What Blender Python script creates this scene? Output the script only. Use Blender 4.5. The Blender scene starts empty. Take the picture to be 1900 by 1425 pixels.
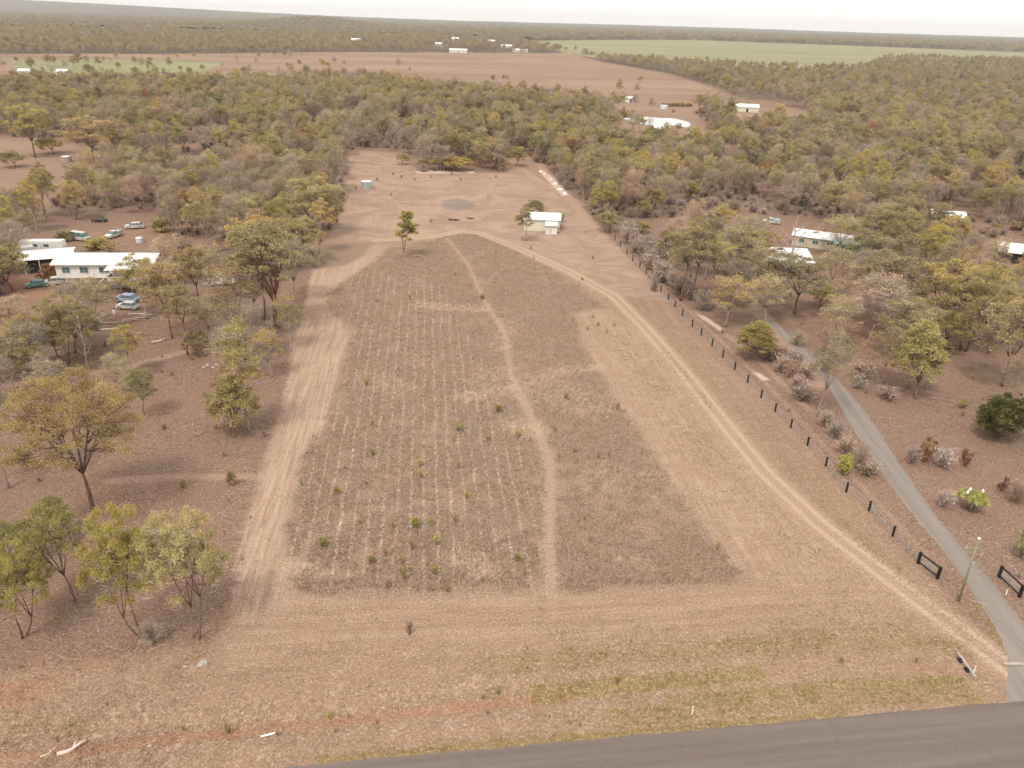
import bpy, math, random
import numpy as np
from mathutils import Matrix, Vector
R = math.radians
random.seed(7); rng = np.random.default_rng(11)
scene = bpy.context.scene
COL = scene.collection

# ---------------------------------------------------------------- camera, world, sun, exposure
F_PX, PITCH, ROLL, CAM_H = 1463.0, 24.8, 1.6, 50.0
cam_d = bpy.data.cameras.new('camera'); cam = bpy.data.objects.new('camera', cam_d); COL.objects.link(cam)
cam_d.sensor_width = 36.0; cam_d.lens = 36.0 * F_PX / 1900.0
cam_d.clip_start = 0.5; cam_d.clip_end = 60000
CM = Matrix.Translation((0, 0, CAM_H)) @ Matrix.Rotation(R(90 - PITCH), 4, 'X') @ Matrix.Rotation(R(ROLL), 4, 'Z')
cam.matrix_world = CM; scene.camera = cam
SUN_EL, SUN_AZ = 58.0, 205.0     # azimuth, degrees clockwise from +Y
world = bpy.data.worlds.new('World'); scene.world = world; world.use_nodes = True
wn = world.node_tree.nodes; wl = world.node_tree.links
sky = wn.new('ShaderNodeTexSky'); sky.sky_type = 'NISHITA'; sky.sun_disc = False
sky.sun_elevation = R(SUN_EL); sky.sun_rotation = R(SUN_AZ)
sky.air_density = 1.0; sky.dust_density = 6.0; sky.ozone_density = 1.0
hs = wn.new('ShaderNodeHueSaturation'); hs.inputs['Saturation'].default_value = 0.3; hs.inputs['Value'].default_value = 1.0
wl.new(sky.outputs[0], hs.inputs['Color'])
bg = wn['Background']; bg.inputs['Strength'].default_value = 0.15
cl = wn.new('ShaderNodeMix'); cl.data_type = 'RGBA'      # an overcast veil over the clear sky
cl.inputs[0].default_value = 0.85; cl.inputs[7].default_value = (6.1, 5.95, 5.75, 1)
wl.new(hs.outputs[0], cl.inputs[6]); wl.new(cl.outputs[2], bg.inputs['Color'])
sun_d = bpy.data.lights.new('sun', 'SUN'); sun_d.energy = 1.5; sun_d.angle = R(10); sun_d.color = (1.0, 0.93, 0.84)
sun = bpy.data.objects.new('sun', sun_d); COL.objects.link(sun)
sd_ = Vector((math.sin(R(SUN_AZ)) * math.cos(R(SUN_EL)), math.cos(R(SUN_AZ)) * math.cos(R(SUN_EL)), math.sin(R(SUN_EL))))
sun.rotation_euler = sd_.to_track_quat('Z', 'Y').to_euler()
scene.view_settings.view_transform = 'Standard'; scene.view_settings.look = 'None'
scene.view_settings.exposure = 0.56; scene.view_settings.gamma = 1.0
scene.cycles.max_bounces = 5; scene.cycles.diffuse_bounces = 2; scene.cycles.transmission_bounces = 3
scene.cycles.volume_bounces = 0; scene.cycles.transparent_max_bounces = 6

# ---------------------------------------------------------------- pixel <-> ground
RM = np.array(CM.to_3x3())
def G(px, py):
    d = RM @ np.array([(px - 950) / F_PX, (712.5 - py) / F_PX, -1.0])
    t = -CAM_H / d[2]
    return np.array([d[0] * t, d[1] * t])
def P(x, y, z=0.0):
    x = np.asarray(x, float); y = np.asarray(y, float); z = np.broadcast_to(np.asarray(z, float), x.shape)
    v = np.stack([x, y, z - CAM_H], -1) @ RM
    w = np.where(-v[..., 2] > 1e-3, -v[..., 2], 1e-3)
    bad = -v[..., 2] <= 1e-3
    X = 950 + v[..., 0] / w * F_PX; Y = 712.5 - v[..., 1] / w * F_PX
    return np.where(bad, -99999, X), np.where(bad, -99999, Y)
def poly(*pts): return np.array([G(*p) for p in pts])
def height_to(px, py, ytop):
    x, y = G(px, py); z = 8.0
    for _ in range(12):
        X, Y = P(x, y, z); X2, Y2 = P(x, y, z + .1)
        z += (ytop - float(Y)) / (float(Y2) - float(Y)) * .1
    return z
def mpp(px, py):
    """metres per photo pixel, across, at the ground seen at this pixel"""
    a = G(px, py); b = G(px + 10, py); return float(np.hypot(*(b - a))) / 10
def seg_dist(x, y, pts, closed=False):
    d = np.full(x.shape, 1e9)
    n = len(pts)
    for i in range(n if closed else n - 1):
        a = pts[i]; b = pts[(i + 1) % n]; e = b - a; L = max(e @ e, 1e-9)
        t = np.clip(((x - a[0]) * e[0] + (y - a[1]) * e[1]) / L, 0, 1)
        d = np.minimum(d, (x - a[0] - t * e[0]) ** 2 + (y - a[1] - t * e[1]) ** 2)
    return np.sqrt(d)
def inside(x, y, pts):
    c = np.zeros(x.shape, bool); n = len(pts)
    for i in range(n):
        x1, y1 = pts[i]; x2, y2 = pts[(i + 1) % n]
        if y1 == y2: continue
        m = ((y1 > y) != (y2 > y)) & (x < (x2 - x1) * (y - y1) / (y2 - y1) + x1)
        c ^= m
    return c
def sdf(x, y, pts):
    d = seg_dist(x, y, pts, True)
    return np.where(inside(x, y, pts), d, -d)       # positive inside

# ---------------------------------------------------------------- land cover, outlined from the photograph and laid on the ground
BLOCK = poly((-400, 1500), (-400, 1270), (0, 1245), (150, 1225), (300, 1205), (400, 1190), (430, 1110), (470, 930), (525, 760), (560, 600), (585, 500), (600, 450), (632, 400), (640, 330), (648, 278), (740, 283),
             (780, 320), (940, 320), (925, 292), (985, 292), (1060, 360), (1118, 430), (1200, 515), (1330, 650), (1500, 825), (1690, 1035), (1870, 1225), (1900, 1300), (1900, 1425))
TALL = poly((640, 520), (700, 485), (720, 460), (800, 445), (850, 433), (890, 433), (960, 466), (1010, 492), (1080, 535), (1125, 570), (1065, 580), (1080, 640),
            (1120, 700), (1150, 760), (1200, 830), (1260, 920), (1310, 990), (1370, 1058), (1366, 1083), (1200, 1092), (1040, 1096), (880, 1100), (620, 1105),
            (560, 1100), (535, 1060), (530, 990), (545, 920), (560, 850), (606, 790), (630, 710), (645, 650), (655, 612), (625, 585), (600, 568), (612, 540))
TALL2 = poly((600, 452), (690, 450), (700, 466), (640, 490), (590, 500))
ROWS = poly((650, 520), (700, 500), (820, 530), (880, 640), (960, 760), (1010, 900), (1010, 1090), (545, 1090), (535, 1000), (565, 850), (625, 740))
STRIP = poly((700, 468), (690, 486), (640, 520), (600, 568), (652, 612), (645, 650), (625, 700), (606, 785), (560, 845), (545, 930), (530, 1000), (533, 1065), (560, 1105),
             (500, 1190), (430, 1140), (440, 1040), (470, 930), (495, 850), (525, 760), (540, 650), (560, 590), (580, 500), (640, 492), (685, 470))
FRONT = poly((440, 1150), (520, 1095), (880, 1102), (1200, 1094), (1370, 1086), (1550, 1080), (1700, 1120), (1650, 1170), (1200, 1180), (900, 1200), (600, 1200), (400, 1250), (380, 1240))
RIGHTM = poly((1065, 580), (1125, 570), (1200, 620), (1330, 790), (1420, 900), (1560, 1020), (1700, 1130), (1500, 1110), (1370, 1060), (1310, 990), (1260, 920), (1200, 830), (1150, 760), (1120, 700), (1080, 640))
BACKM = poly((648, 282), (740, 285), (780, 322), (940, 322), (1000, 330), (1118, 430), (1250, 560), (1140, 545), (1000, 470), (890, 428), (800, 440), (700, 448), (610, 450), (640, 380))
WISP_P = [(poly((780, 566), (890, 573)), 1.6, .8), (poly((860, 736), (950, 722), (1030, 690), (1105, 680)), 1.3, .8), (poly((920, 700), (1090, 745)), 4, .6), (poly((680, 700), (740, 720)), 2.5, .6), (poly((850, 1030), (900, 1060)), 1.2, .8), (poly((1120, 890), (1290, 910)), 3, .5), (poly((760, 660), (800, 668)), 2, .5), (poly((540, 1050), (590, 1060)), 1.2, .7), (poly((1150, 1030), (1200, 1050)), .9, .6), (poly((930, 640), (945, 600)), 2, .6), (poly((960, 790), (990, 800)), 1.6, .9), (poly((700, 1000), (730, 1070)), 2, .35), (poly((620, 760), (900, 800)), 5, .3)]
PATHS = [  # polyline, half width (m)
    (poly((828, 442), (868, 490), (900, 560), (938, 622), (946, 690), (975, 745)), 0.55),
    (poly((965, 735), (1000, 800), (1020, 860), (1022, 930), (1018, 1000), (1025, 1095)), .85),
    (poly((700, 458), (688, 476), (655, 496), (618, 518), (594, 545), (586, 585)), 1.9),
]
TRACK = poly((700, 446), (800, 440), (850, 430), (890, 432), (965, 462), (1055, 503), (1140, 550), (1200, 612), (1262, 682), (1330, 768), (1420, 878), (1520, 972), (1620, 1050), (1720, 1126), (1800, 1185), (1880, 1245))
DRIVE_DIRT = poly((1330, 470), (1360, 520), (1415, 585), (1440, 618), (1470, 660), (1515, 712))
FARM_TRACKS = [(poly((0, 716), (110, 705), (240, 680), (345, 652)), 0.9), (poly((990, 292), (1040, 350), (1120, 440)), 1.5), (poly((930, 290), (1000, 335), (1080, 380)), 1.5),
               (poly((1290, 578), (1400, 660), (1500, 760)), 0.5), (poly((0, 745), (60, 750), (150, 705)), .8), (poly((200, 893), (330, 885), (480, 885)), .7),
               (poly((1150, 455), (1260, 560), (1420, 710), (1560, 860), (1720, 1030)), .25)]
PALE = [poly((998, 314), (1010, 316), (1038, 340), (1056, 362), (1044, 364), (1020, 340)), poly((770, 318), (800, 316), (880, 318), (880, 322), (775, 322)),
        poly((1290, 582), (1310, 588), (1345, 612), (1335, 614)), poly((1395, 690), (1410, 692), (1428, 705), (1415, 706))]
ASH = poly((822, 372), (850, 368), (880, 374), (882, 388), (850, 391), (820, 386))
RED_P = [(poly((-100, 1416), (0, 1406), (150, 1390), (300, 1370), (600, 1336), (850, 1308), (1060, 1288)), 0.45, .85), (poly((-60, 1300), (60, 1285)), 1.2, .75), (poly((60, 1240), (180, 1225)), 1.2, .5),
         (poly((780, 300), (930, 302)), 4.0, 0.8), (poly((1690, 1245), (1760, 1240)), .5, .55), (poly((1000, 1275), (1250, 1262)), .5, .4), (poly((160, 440), (300, 432)), 5, .55), (poly((170, 590), (340, 600)), 5, .4), (poly((10, 520), (60, 540)), 4, .7),
         (poly((1600, 560), (1880, 470)), 12, .5), (poly((1560, 600), (1700, 690)), 6, .5), (poly((360, 1130), (420, 1140)), 2.5, .35), (poly((1880, 480), (1960, 480)), 8, .8)]
GREEN_P = [(poly((900, 1235), (1060, 1222), (1400, 1195), (1700, 1190), (1790, 1200)), 1.3, .62), (poly((700, 1300), (900, 1288), (1000, 1283)), .6, .45), (poly((1000, 1335), (1150, 1330)), .8, .5), (poly((1150, 1330), (1500, 1300), (1800, 1285)), .9, .75), (poly((1500, 1140), (1640, 1120)), 2.0, .4), (poly((0, 1330), (160, 1350)), .8, .5), (poly((1640, 960), (1760, 1080)), 1.0, .45), (poly((600, 1419), (900, 1392), (1270, 1358), (1560, 1332)), .55, 1.1), (poly((1000, 1283), (1160, 1268), (1400, 1250)), .7, .95), (poly((1250, 1300), (1500, 1280), (1780, 1262)), .6, .85),
           (poly((1350, 1200), (1500, 1180), (1640, 1165)), 2.2, .45), (poly((1150, 620), (1300, 830), (1420, 960), (1560, 1080)), 2.0, .35), (poly((1230, 650), (1330, 770)), 1.0, .4),
           (poly((1520, 930), (1640, 1040), (1800, 1180)), 0.8, .5), (poly((1700, 930), (1780, 1020)), 1.0, .4), (poly((1800, 1120), (1870, 1210)), 0.8, .6), (poly((1000, 1180), (1250, 1165)), 1.2, .3)]
BROWN_F = poly((-300, 108), (0, 100), (320, 100), (600, 97), (840, 97), (1060, 99), (1110, 114), (1235, 136), (1310, 158), (1385, 190), (1375, 208), (1150, 208), (950, 184), (850, 176), (735, 156), (640, 150), (560, 155), (420, 158), (300, 156), (0, 158), (-300, 158))
GREEN_F = poly((955, 76), (1100, 74), (1280, 74), (1560, 84), (1900, 97), (2100, 104), (2100, 122), (1900, 116), (1660, 110), (1620, 122), (1590, 131), (1400, 129), (1250, 119), (1110, 108), (1040, 96))
GREEN_F2 = poly((20, 112), (300, 108), (420, 118), (380, 132), (250, 136), (30, 138))
PALE_F = poly((1690, 74), (1900, 80), (2000, 84), (1900, 84), (1700, 78))
CLEAR = [poly((-200, 256), (110, 256), (200, 290), (190, 350), (60, 395), (-200, 450)), poly((1340, 186), (1430, 186), (1530, 218), (1500, 246), (1360, 240), (1330, 205)),
         poly((1130, 210), (1290, 208), (1330, 250), (1310, 292), (1150, 282)), poly((1690, 112), (1880, 124), (1880, 128), (1690, 117)),
         poly((20, 130), (160, 136), (160, 150), (0, 150)), poly((1180, 190), (1340, 188), (1340, 204), (1180, 206))]
GROVES = [poly((1570, 500), (1700, 480), (1850, 520), (1960, 560), (1900, 640), (1800, 655), (1640, 645), (1560, 570)), poly((-60, 600), (30, 630), (190, 665), (160, 710), (-60, 730)),
          poly((1232, 445), (1395, 425), (1400, 560), (1335, 612), (1292, 565)), poly((1640, 400), (2100, 380), (2100, 470), (1860, 440), (1720, 490))]
LEFT_OPEN = poly((-300, 560), (100, 556), (260, 545), (380, 530), (575, 500), (560, 600), (525, 760), (430, 1110), (300, 1425), (-300, 1425))
LEFT_YARD = poly((20, 500), (60, 445), (120, 412), (290, 395), (330, 440), (430, 500), (420, 560), (0, 562))
RIGHT_OPEN = poly((1118, 430), (1160, 408), (1240, 405), (1400, 396), (1520, 402), (1640, 470), (1720, 480), (1860, 440), (2100, 440), (2300, 1425), (1900, 1425), (1870, 1225), (1690, 1035), (1500, 825), (1330, 650))
ra, rb = G(630, 1414), G(1900, 1300)
rdir = (rb - ra) / np.linalg.norm(rb - ra); rn = np.array([-rdir[1], rdir[0]])     # rn points to the block
ROAD_W = 6.3
DRV_L = [(1408, 588), (1450, 625), (1490, 665), (1527, 703), (1580, 790), (1640, 882), (1700, 962), (1758, 1032), (1800, 1092), (1850, 1172), (1868, 1220), (1866, 1306)]
DRV_R = [(1425, 588), (1470, 625), (1512, 662), (1552, 703), (1612, 772), (1662, 850), (1720, 935), (1782, 1012), (1850, 1092), (1915, 1180), (1960, 1240), (2010, 1288)]
DRIVE = np.array([G(*p) for p in DRV_L] + [G(*p) for p in DRV_R][::-1])
AX = R(6.4); UX, UY = -math.sin(AX), math.cos(AX)          # the block's long axis
def relief(x, y):
    """the shallow drain beside the road, the far rises, and the slight swell of the ground"""
    dr = (x - ra[0]) * rn[0] + (y - ra[1]) * rn[1]
    al = (x - ra[0]) * rdir[0] + (y - ra[1]) * rdir[1]
    z = -0.35 * np.exp(-((dr - 4.6) / 1.3) ** 2) * np.clip((34 - al) / 8, 0, 1)
    r = np.hypot(x, y)
    hx, hy = -880.0, 3700.0
    z = z + 30 * np.exp(-((x - hx) / 170) ** 2 - ((y - hy) / 600) ** 2)
    z = z + 105 * np.exp(-((x + 6200) / 3600) ** 2 - ((y - 8600) / 1500) ** 2)
    z = z + 16 * np.exp(-((x - 1500) / 2600) ** 2 - ((y - 9800) / 900) ** 2)
    return z

# ---------------------------------------------------------------- helpers: meshes and tags
def mesh_np(name, verts, faces, mats, midx=None, attrs=None, smooth=False):
    """verts (n,3), faces (m,k) of one size k"""
    me = bpy.data.meshes.new(name)
    verts = np.asarray(verts, np.float32); faces = np.asarray(faces, np.int32)
    n, (m, k) = len(verts), faces.shape
    me.vertices.add(n); me.vertices.foreach_set('co', verts.ravel())
    me.loops.add(m * k); me.loops.foreach_set('vertex_index', faces.ravel())
    me.polygons.add(m); me.polygons.foreach_set('loop_start', np.arange(m, dtype=np.int32) * k)
    if midx is not None: me.polygons.foreach_set('material_index', np.asarray(midx, np.int32))
    if smooth: me.polygons.foreach_set('use_smooth', np.ones(m, bool))
    for a, v in (attrs or {}).items():
        at = me.attributes.new(a, 'FLOAT', 'POINT'); at.data.foreach_set('value', np.asarray(v, np.float32))
    for mt in mats: me.materials.append(mt)
    me.update(calc_edges=True); return me
class MB:
    """collects simple shapes, becomes ONE mesh"""
    def __init__(s): s.v = []; s.f = []; s.m = []
    def add(s, vs, fs, mi=0):
        o = len(s.v); s.v += [tuple(float(c) for c in v) for v in vs]; s.f += [tuple(i + o for i in f) for f in fs]; s.m += [mi] * len(fs)
    def box(s, c, size, rz=0.0, mi=0, bev=0.0, tilt=0.0):
        x, y, z = (k / 2 for k in size); b = min(bev, x * .9, y * .9, z * .9)
        vs = []
        if b > 0:
            for sz, ins in ((-z, b), (-z + b, 0), (z - b, 0), (z, b)):
                xx, yy = x - ins, y - ins
                cc = b * .5 if ins == 0 else 0
                for px, py in ((-xx, -yy), (xx, -yy), (xx, yy), (-xx, yy)): vs.append([px, py, sz])
            fs = [(3, 2, 1, 0), (12, 13, 14, 15)]
            for l in range(3):
                for i in range(4): fs.append((l * 4 + i, l * 4 + (i + 1) % 4, l * 4 + 4 + (i + 1) % 4, l * 4 + 4 + i))
        else:
            vs = [[a, b_, d] for d in (-z, z) for a, b_ in ((-x, -y), (x, -y), (x, y), (-x, y))]
            fs = [(3, 2, 1, 0), (4, 5, 6, 7), (0, 1, 5, 4), (1, 2, 6, 5), (2, 3, 7, 6), (3, 0, 4, 7)]
        ca, sa = math.cos(rz), math.sin(rz); ct, st = math.cos(tilt), math.sin(tilt)
        out = []
        for p in vs:
            yy, zz = p[1] * ct - p[2] * st, p[1] * st + p[2] * ct
            out.append((c[0] + p[0] * ca - yy * sa, c[1] + p[0] * sa + yy * ca, c[2] + zz))
        s.add(out, fs, mi); return s
    def tube(s, pts, radii, sides=6, mi=0, cap=True):
        pts = [Vector(p) for p in pts]; ring = []
        u = None
        for i, p in enumerate(pts):
            t = (pts[min(i + 1, len(pts) - 1)] - pts[max(i - 1, 0)]).normalized()
            if u is None: u = t.orthogonal().normalized()
            else:
                u = u - t * u.dot(t)
                u = u.normalized() if u.length > 1e-6 else t.orthogonal().normalized()
            w = t.cross(u)
            ring.append([p + (u * math.cos(a) + w * math.sin(a)) * radii[i] for a in [2 * math.pi * k / sides for k in range(sides)]])
        vs = [v for r_ in ring for v in r_]; fs = []
        for i in range(len(pts) - 1):
            for k in range(sides):
                a = i * sides + k; b = i * sides + (k + 1) % sides
                fs.append((a, b, b + sides, a + sides))
        if cap: fs.append(tuple(range(sides))[::-1]); fs.append(tuple(range(len(vs) - sides, len(vs))))
        s.add(vs, fs, mi); return s
    def prism(s, prof, y0, y1, mi=0):
        """profile in x,z extruded along y"""
        n = len(prof); vs = [(a, y0, b) for a, b in prof] + [(a, y1, b) for a, b in prof]
        fs = [tuple(range(n)), tuple(range(n, 2 * n))[::-1]] + [(i, i + n, (i + 1) % n + n, (i + 1) % n) for i in range(n)]
        s.add(vs, fs, mi); return s
    def mesh(s, name, mats, smooth=False):
        me = bpy.data.meshes.new(name); me.from_pydata(s.v, [], s.f)
        for m in (mats if isinstance(mats, (list, tuple)) else [mats]): me.materials.append(m)
        me.polygons.foreach_set('material_index', s.m)
        if smooth: me.polygons.foreach_set('use_smooth', [True] * len(s.f))
        me.update(); return me
    def obj(s, name, mats, parent=None, smooth=False):
        return link(name, s.mesh(name, mats, smooth), parent)
def link(name, data, parent=None, loc=None, rz=None, sc=None):
    o = bpy.data.objects.new(name, data); COL.objects.link(o)
    if parent: o.parent = parent
    if loc is not None: o.location = loc
    if rz is not None: o.rotation_euler = (0, 0, rz)
    if sc is not None: o.scale = sc
    return o
def tag(o, label=None, cat=None, group=None, kind=None):
    if label: o['label'] = label
    if cat: o['category'] = cat
    if group: o['group'] = group
    if kind: o['kind'] = kind
    return o
def thing(name, label, cat, loc=(0, 0, 0), rz=0.0, group=None, sc=(1, 1, 1)):
    return tag(link(name, None, None, loc, rz, sc), label, cat, group)

# ---------------------------------------------------------------- node helpers
class N:
    def __init__(s, name):
        s.m = bpy.data.materials.new(name); s.m.use_nodes = True; s.t = s.m.node_tree; s.n = s.t.nodes; s.l = s.t.links
        s.b = s.n['Principled BSDF']; s.b.inputs['Roughness'].default_value = .9; s.b.inputs['Specular IOR Level'].default_value = .15
    def put(s, sock, v):
        if isinstance(v, (int, float)): sock.default_value = v
        elif isinstance(v, tuple): sock.default_value = (*v, 1.0) if len(v) == 3 and sock.type == 'RGBA' else v
        else: s.l.new(v, sock)
    def math(s, op, a, b=0.0, c=0.0, clamp=False):
        n = s.n.new('ShaderNodeMath'); n.operation = op; n.use_clamp = clamp
        for i, v in enumerate((a, b, c)): s.put(n.inputs[i], v)
        return n.outputs[0]
    def mul(s, a, b): return s.math('MULTIPLY', a, b)
    def add(s, a, b): return s.math('ADD', a, b)
    def attr(s, name, kind='GEOMETRY'):
        n = s.n.new('ShaderNodeAttribute'); n.attribute_name = name; n.attribute_type = kind; return n.outputs['Fac']
    def coord(s, which='Object'): return s.n.new('ShaderNodeTexCoord').outputs[which]
    def mapping(s, vec, rot=(0, 0, 0), sc=(1, 1, 1), loc=(0, 0, 0)):
        n = s.n.new('ShaderNodeMapping'); s.l.new(vec, n.inputs[0]); n.inputs[1].default_value = loc; n.inputs[2].default_value = rot; n.inputs[3].default_value = sc
        return n.outputs[0]
    def noise(s, vec, scale, detail=3, rough=.6, dist=0.0):
        n = s.n.new('ShaderNodeTexNoise'); s.l.new(vec, n.inputs['Vector']); n.inputs['Scale'].default_value = scale
        n.inputs['Detail'].default_value = detail; n.inputs['Roughness'].default_value = rough; n.inputs['Distortion'].default_value = dist
        return n.outputs['Fac']
    def sm(s, v, lo, hi, a=0.0, b=1.0):
        n = s.n.new('ShaderNodeMapRange'); n.interpolation_type = 'SMOOTHSTEP'
        for i, q in enumerate((v, lo, hi, a, b)): s.put(n.inputs[i], q)
        return n.outputs[0]
    def mix(s, f, a, b, mode='MIX'):
        n = s.n.new('ShaderNodeMix'); n.data_type = 'RGBA'; n.blend_type = mode
        s.put(n.inputs[0], f); s.put(n.inputs[6], a); s.put(n.inputs[7], b); return n.outputs[2]
    def bump(s, h, dist=.05, strength=1.0):
        n = s.n.new('ShaderNodeBump'); n.inputs['Distance'].default_value = dist; n.inputs['Strength'].default_value = strength
        s.l.new(h, n.inputs['Height']); s.l.new(n.outputs[0], s.b.inputs['Normal'])
    def out(s, col, rough=None):
        s.put(s.b.inputs['Base Color'], col)
        if rough is not None: s.put(s.b.inputs['Roughness'], rough)
        return s.m
def plain(name, col, rough=.7, var=.25, scale=1.5, spec=.2, metal=0.0, dirt=(0.16, 0.10, 0.07)):
    """paint or metal with weathering"""
    k = N(name); c = k.coord()
    f = k.noise(c, scale, 4, .65); d = k.noise(c, scale * .35, 5, .7)
    col2 = tuple(v * (1 - var) for v in col)
    base = k.mix(k.sm(f, .35, .7), col, col2)
    base = k.mix(k.mul(k.sm(d, .55, .8), min(var * 1.3, 1.0)), base, dirt)
    k.b.inputs['Specular IOR Level'].default_value = spec; k.b.inputs['Metallic'].default_value = metal
    return k.out(base, rough)

# ---------------------------------------------------------------- ground material
def ground_material():
    k = N('ground_soil_and_dry_grass'); c = k.coord()
    rot = k.mapping(c, rot=(0, 0, -AX))
    big = k.noise(c, .035, 4, .6); med = k.noise(c, .25, 4, .65); fine = k.noise(c, 2.2, 5, .75); vf = k.noise(c, 7.0, 4, .8)
    edge = k.mul(k.add(k.noise(c, .5, 4, .7), -.5), 3.0)
    edge_f = k.mul(k.add(k.noise(c, 1.6, 3, .7), -.5), 1.6)
    def m(name, w=.5, amp=1.0):
        return k.sm(k.add(k.attr(name), k.mul(k.add(edge, edge_f), amp)), -w, w)
    gr = k.sm(fine, .3, .72); gv = k.sm(vf, .3, .7)
    g2 = k.math('MULTIPLY_ADD', gv, .5, k.mul(gr, .5))
    frl = k.noise(k.mapping(k.mapping(c, rot=(0, 0, -math.atan2(rdir[1], rdir[0]))), sc=(.06, 1.0, 1.0)), .9, 4, .7)
    # woodland floor: dry litter over red-brown soil
    floor = k.mix(g2, (.185, .112, .082), (.37, .25, .19))
    floor = k.mix(k.sm(big, .42, .62), floor, k.mix(g2, (.215, .12, .087), (.385, .25, .185)))
    floor = k.mix(k.mul(k.sm(med, .55, .75), .5), floor, (.24, .175, .10)); floor = k.mix(k.mul(k.sm(k.noise(c, .7, 5, .8), .55, .68), .55), floor, (.50, .35, .265)); floor = k.mix(k.mul(k.sm(k.noise(c, 1.1, 5, .8), .45, .33), .6), floor, (.15, .088, .06))
    # verge and open block: straw
    straw = k.mix(g2, (.30, .185, .125), (.50, .345, .245))
    straw = k.mix(k.mul(k.sm(med, .5, .7), .45), straw, (.35, .255, .15)); straw = k.mix(k.mul(k.sm(frl, .45, .7), .5), straw, (.28, .195, .12))
    # tall unmown grass: greyer and darker
    tall = k.mix(g2, (.205, .142, .102), (.44, .32, .235))
    pb = k.noise(c, .55, 5, .75); straw = k.mix(k.mul(k.sm(pb, .54, .66), .55), straw, (.60, .44, .34))
    straw = k.mix(k.mul(k.sm(k.attr('lines'), -3, 3), k.mul(k.sm(k.noise(k.mapping(rot, sc=(1.0, .05, 1.0)), .8, 3, .7), .35, .65), .5)), straw, (.26, .175, .115))
    tall = k.mix(k.mul(k.sm(k.noise(c, .12, 3, .6), .45, .7), .6), tall, k.mix(g2, (.26, .155, .10), (.47, .33, .22)))
    # mown: pale straw with mower lines
    lines = k.noise(k.mapping(rot, sc=(1.0, .045, 1.0)), 1.1, 3, .7)
    lines2 = k.noise(k.mapping(rot, sc=(1.0, .03, 1.0)), 3.0, 2, .6)
    mown = k.mix(k.mul(k.add(k.sm(lines, .35, .65), k.sm(lines2, .35, .65)), .5), (.40, .265, .19), (.68, .51, .395))
    mown = k.mix(k.mul(g2, .25), mown, (.34, .22, .155))
    back = k.mix(k.sm(k.noise(k.mapping(c, sc=(.75, 1.0, 1)), .11, 6, .75, 1.2), .36, .64), (.36, .245, .185), (.56, .405, .315)); back = k.mix(k.mul(k.sm(lines, .4, .7), .35), back, (.33, .22, .165))
    back = k.mix(k.mul(g2, .3), back, (.33, .22, .16))
    base = floor
    base = k.mix(m('block', .8), base, straw)
    base = k.mix(m('back', 1.2), base, back)
    base = k.mix(k.mul(m('mown', .7, .6), .95), base, mown)
    base = k.mix(k.mul(m('front', .9, 1.5), .8), base, k.mix(k.mul(g2, .35), k.mix(k.sm(frl, .33, .67), (.36, .235, .16), (.53, .375, .275)), (.34, .22, .155)))
    base = k.mix(m('tall', 1.1, 1.3), base, tall)
    wsp = k.sm(k.add(k.attr('wisp'), k.mul(k.add(k.noise(k.mapping(k.mapping(c, rot=(0, 0, R(25))), sc=(1.6, .35, 1)), 1.2, 5, .8), -.5), 2.2)), .35, .9)
    base = k.mix(k.mul(wsp, .6), base, (.62, .46, .34))
    # rows of pale dead stubble in the tall grass
    sep = k.n.new('ShaderNodeSeparateXYZ'); k.l.new(k.mapping(rot, loc=(0, 0, 0)), sep.inputs[0])
    wob = k.mul(k.add(k.noise(c, .15, 2, .5), -.5), .9)
    ph = k.math('SINE', k.mul(k.add(sep.outputs[0], wob), 2 * math.pi / 1.5))
    rowm = k.mul(k.mul(k.sm(ph, .6, .96), k.sm(k.noise(c, 3.0, 4, .85), .47, .62)), k.mul(m('rows', 3.0), k.sm(k.noise(c, .16, 3, .6), .3, .52)))
    base = k.mix(k.mul(rowm, .92), base, (.82, .70, .59))
    base = k.mix(k.mul(m('path', .9, .8), k.sm(vf, .2, .6, .3, .75)), base, k.mix(g2, (.43, .29, .21), (.62, .455, .35)))
    # the farm track: pale worn soil with two wheel ruts
    tk = k.attr('track')
    tj = k.add(tk, k.mul(k.add(edge_f, 0), .16))
    rut = k.mul(k.sm(tj, .38, .62), k.sm(tj, 1.3, 1.02))
    wash = k.sm(tj, 2.3, 1.3)
    base = k.mix(k.mul(wash, .7), base, (.50, .355, .26))
    base = k.mix(k.mul(rut, k.sm(k.noise(c, .9, 4, .7), .3, .6, .4, .85)), base, k.mix(gv, (.55, .39, .30), (.70, .54, .43)))
    base = k.mix(k.mul(m('farm', .5, .3), .6), base, k.mix(gv, (.48, .31, .235), (.60, .43, .33)))
    base = k.mix(m('pale', .3, .25), base, k.mix(gv, (.62, .47, .40), (.80, .66, .58)))
    base = k.mix(k.mul(m('ash', 1.2), .7), base, (.24, .20, .185))
    # bare red soil and greener growth, ragged
    rd = k.sm(k.add(k.attr('red'), k.mul(k.add(k.noise(k.mapping(c, sc=(.5, 1.6, 1)), .8, 4, .7), -.5), 1.7)), .35, .8)
    base = k.mix(k.mul(rd, .8), base, k.mix(gv, (.36, .16, .095), (.50, .28, .19)))
    gn = k.sm(k.add(k.attr('green'), k.mul(k.add(k.noise(k.mapping(c, sc=(.5, 1.6, 1)), 1.3, 4, .75), -.5), 1.9)), .4, .95)
    base = k.mix(k.mul(gn, .7), base, k.mix(gr, (.18, .14, .035), (.36, .29, .09)))
    # paddocks far off
    stp = k.noise(k.mapping(c, rot=(0, 0, R(8)), sc=(.35, 1.3, 1)), .007, 6, .7)
    bf = k.mix(k.sm(stp, .3, .7), (.30, .195, .145), (.43, .31, .235))
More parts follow.
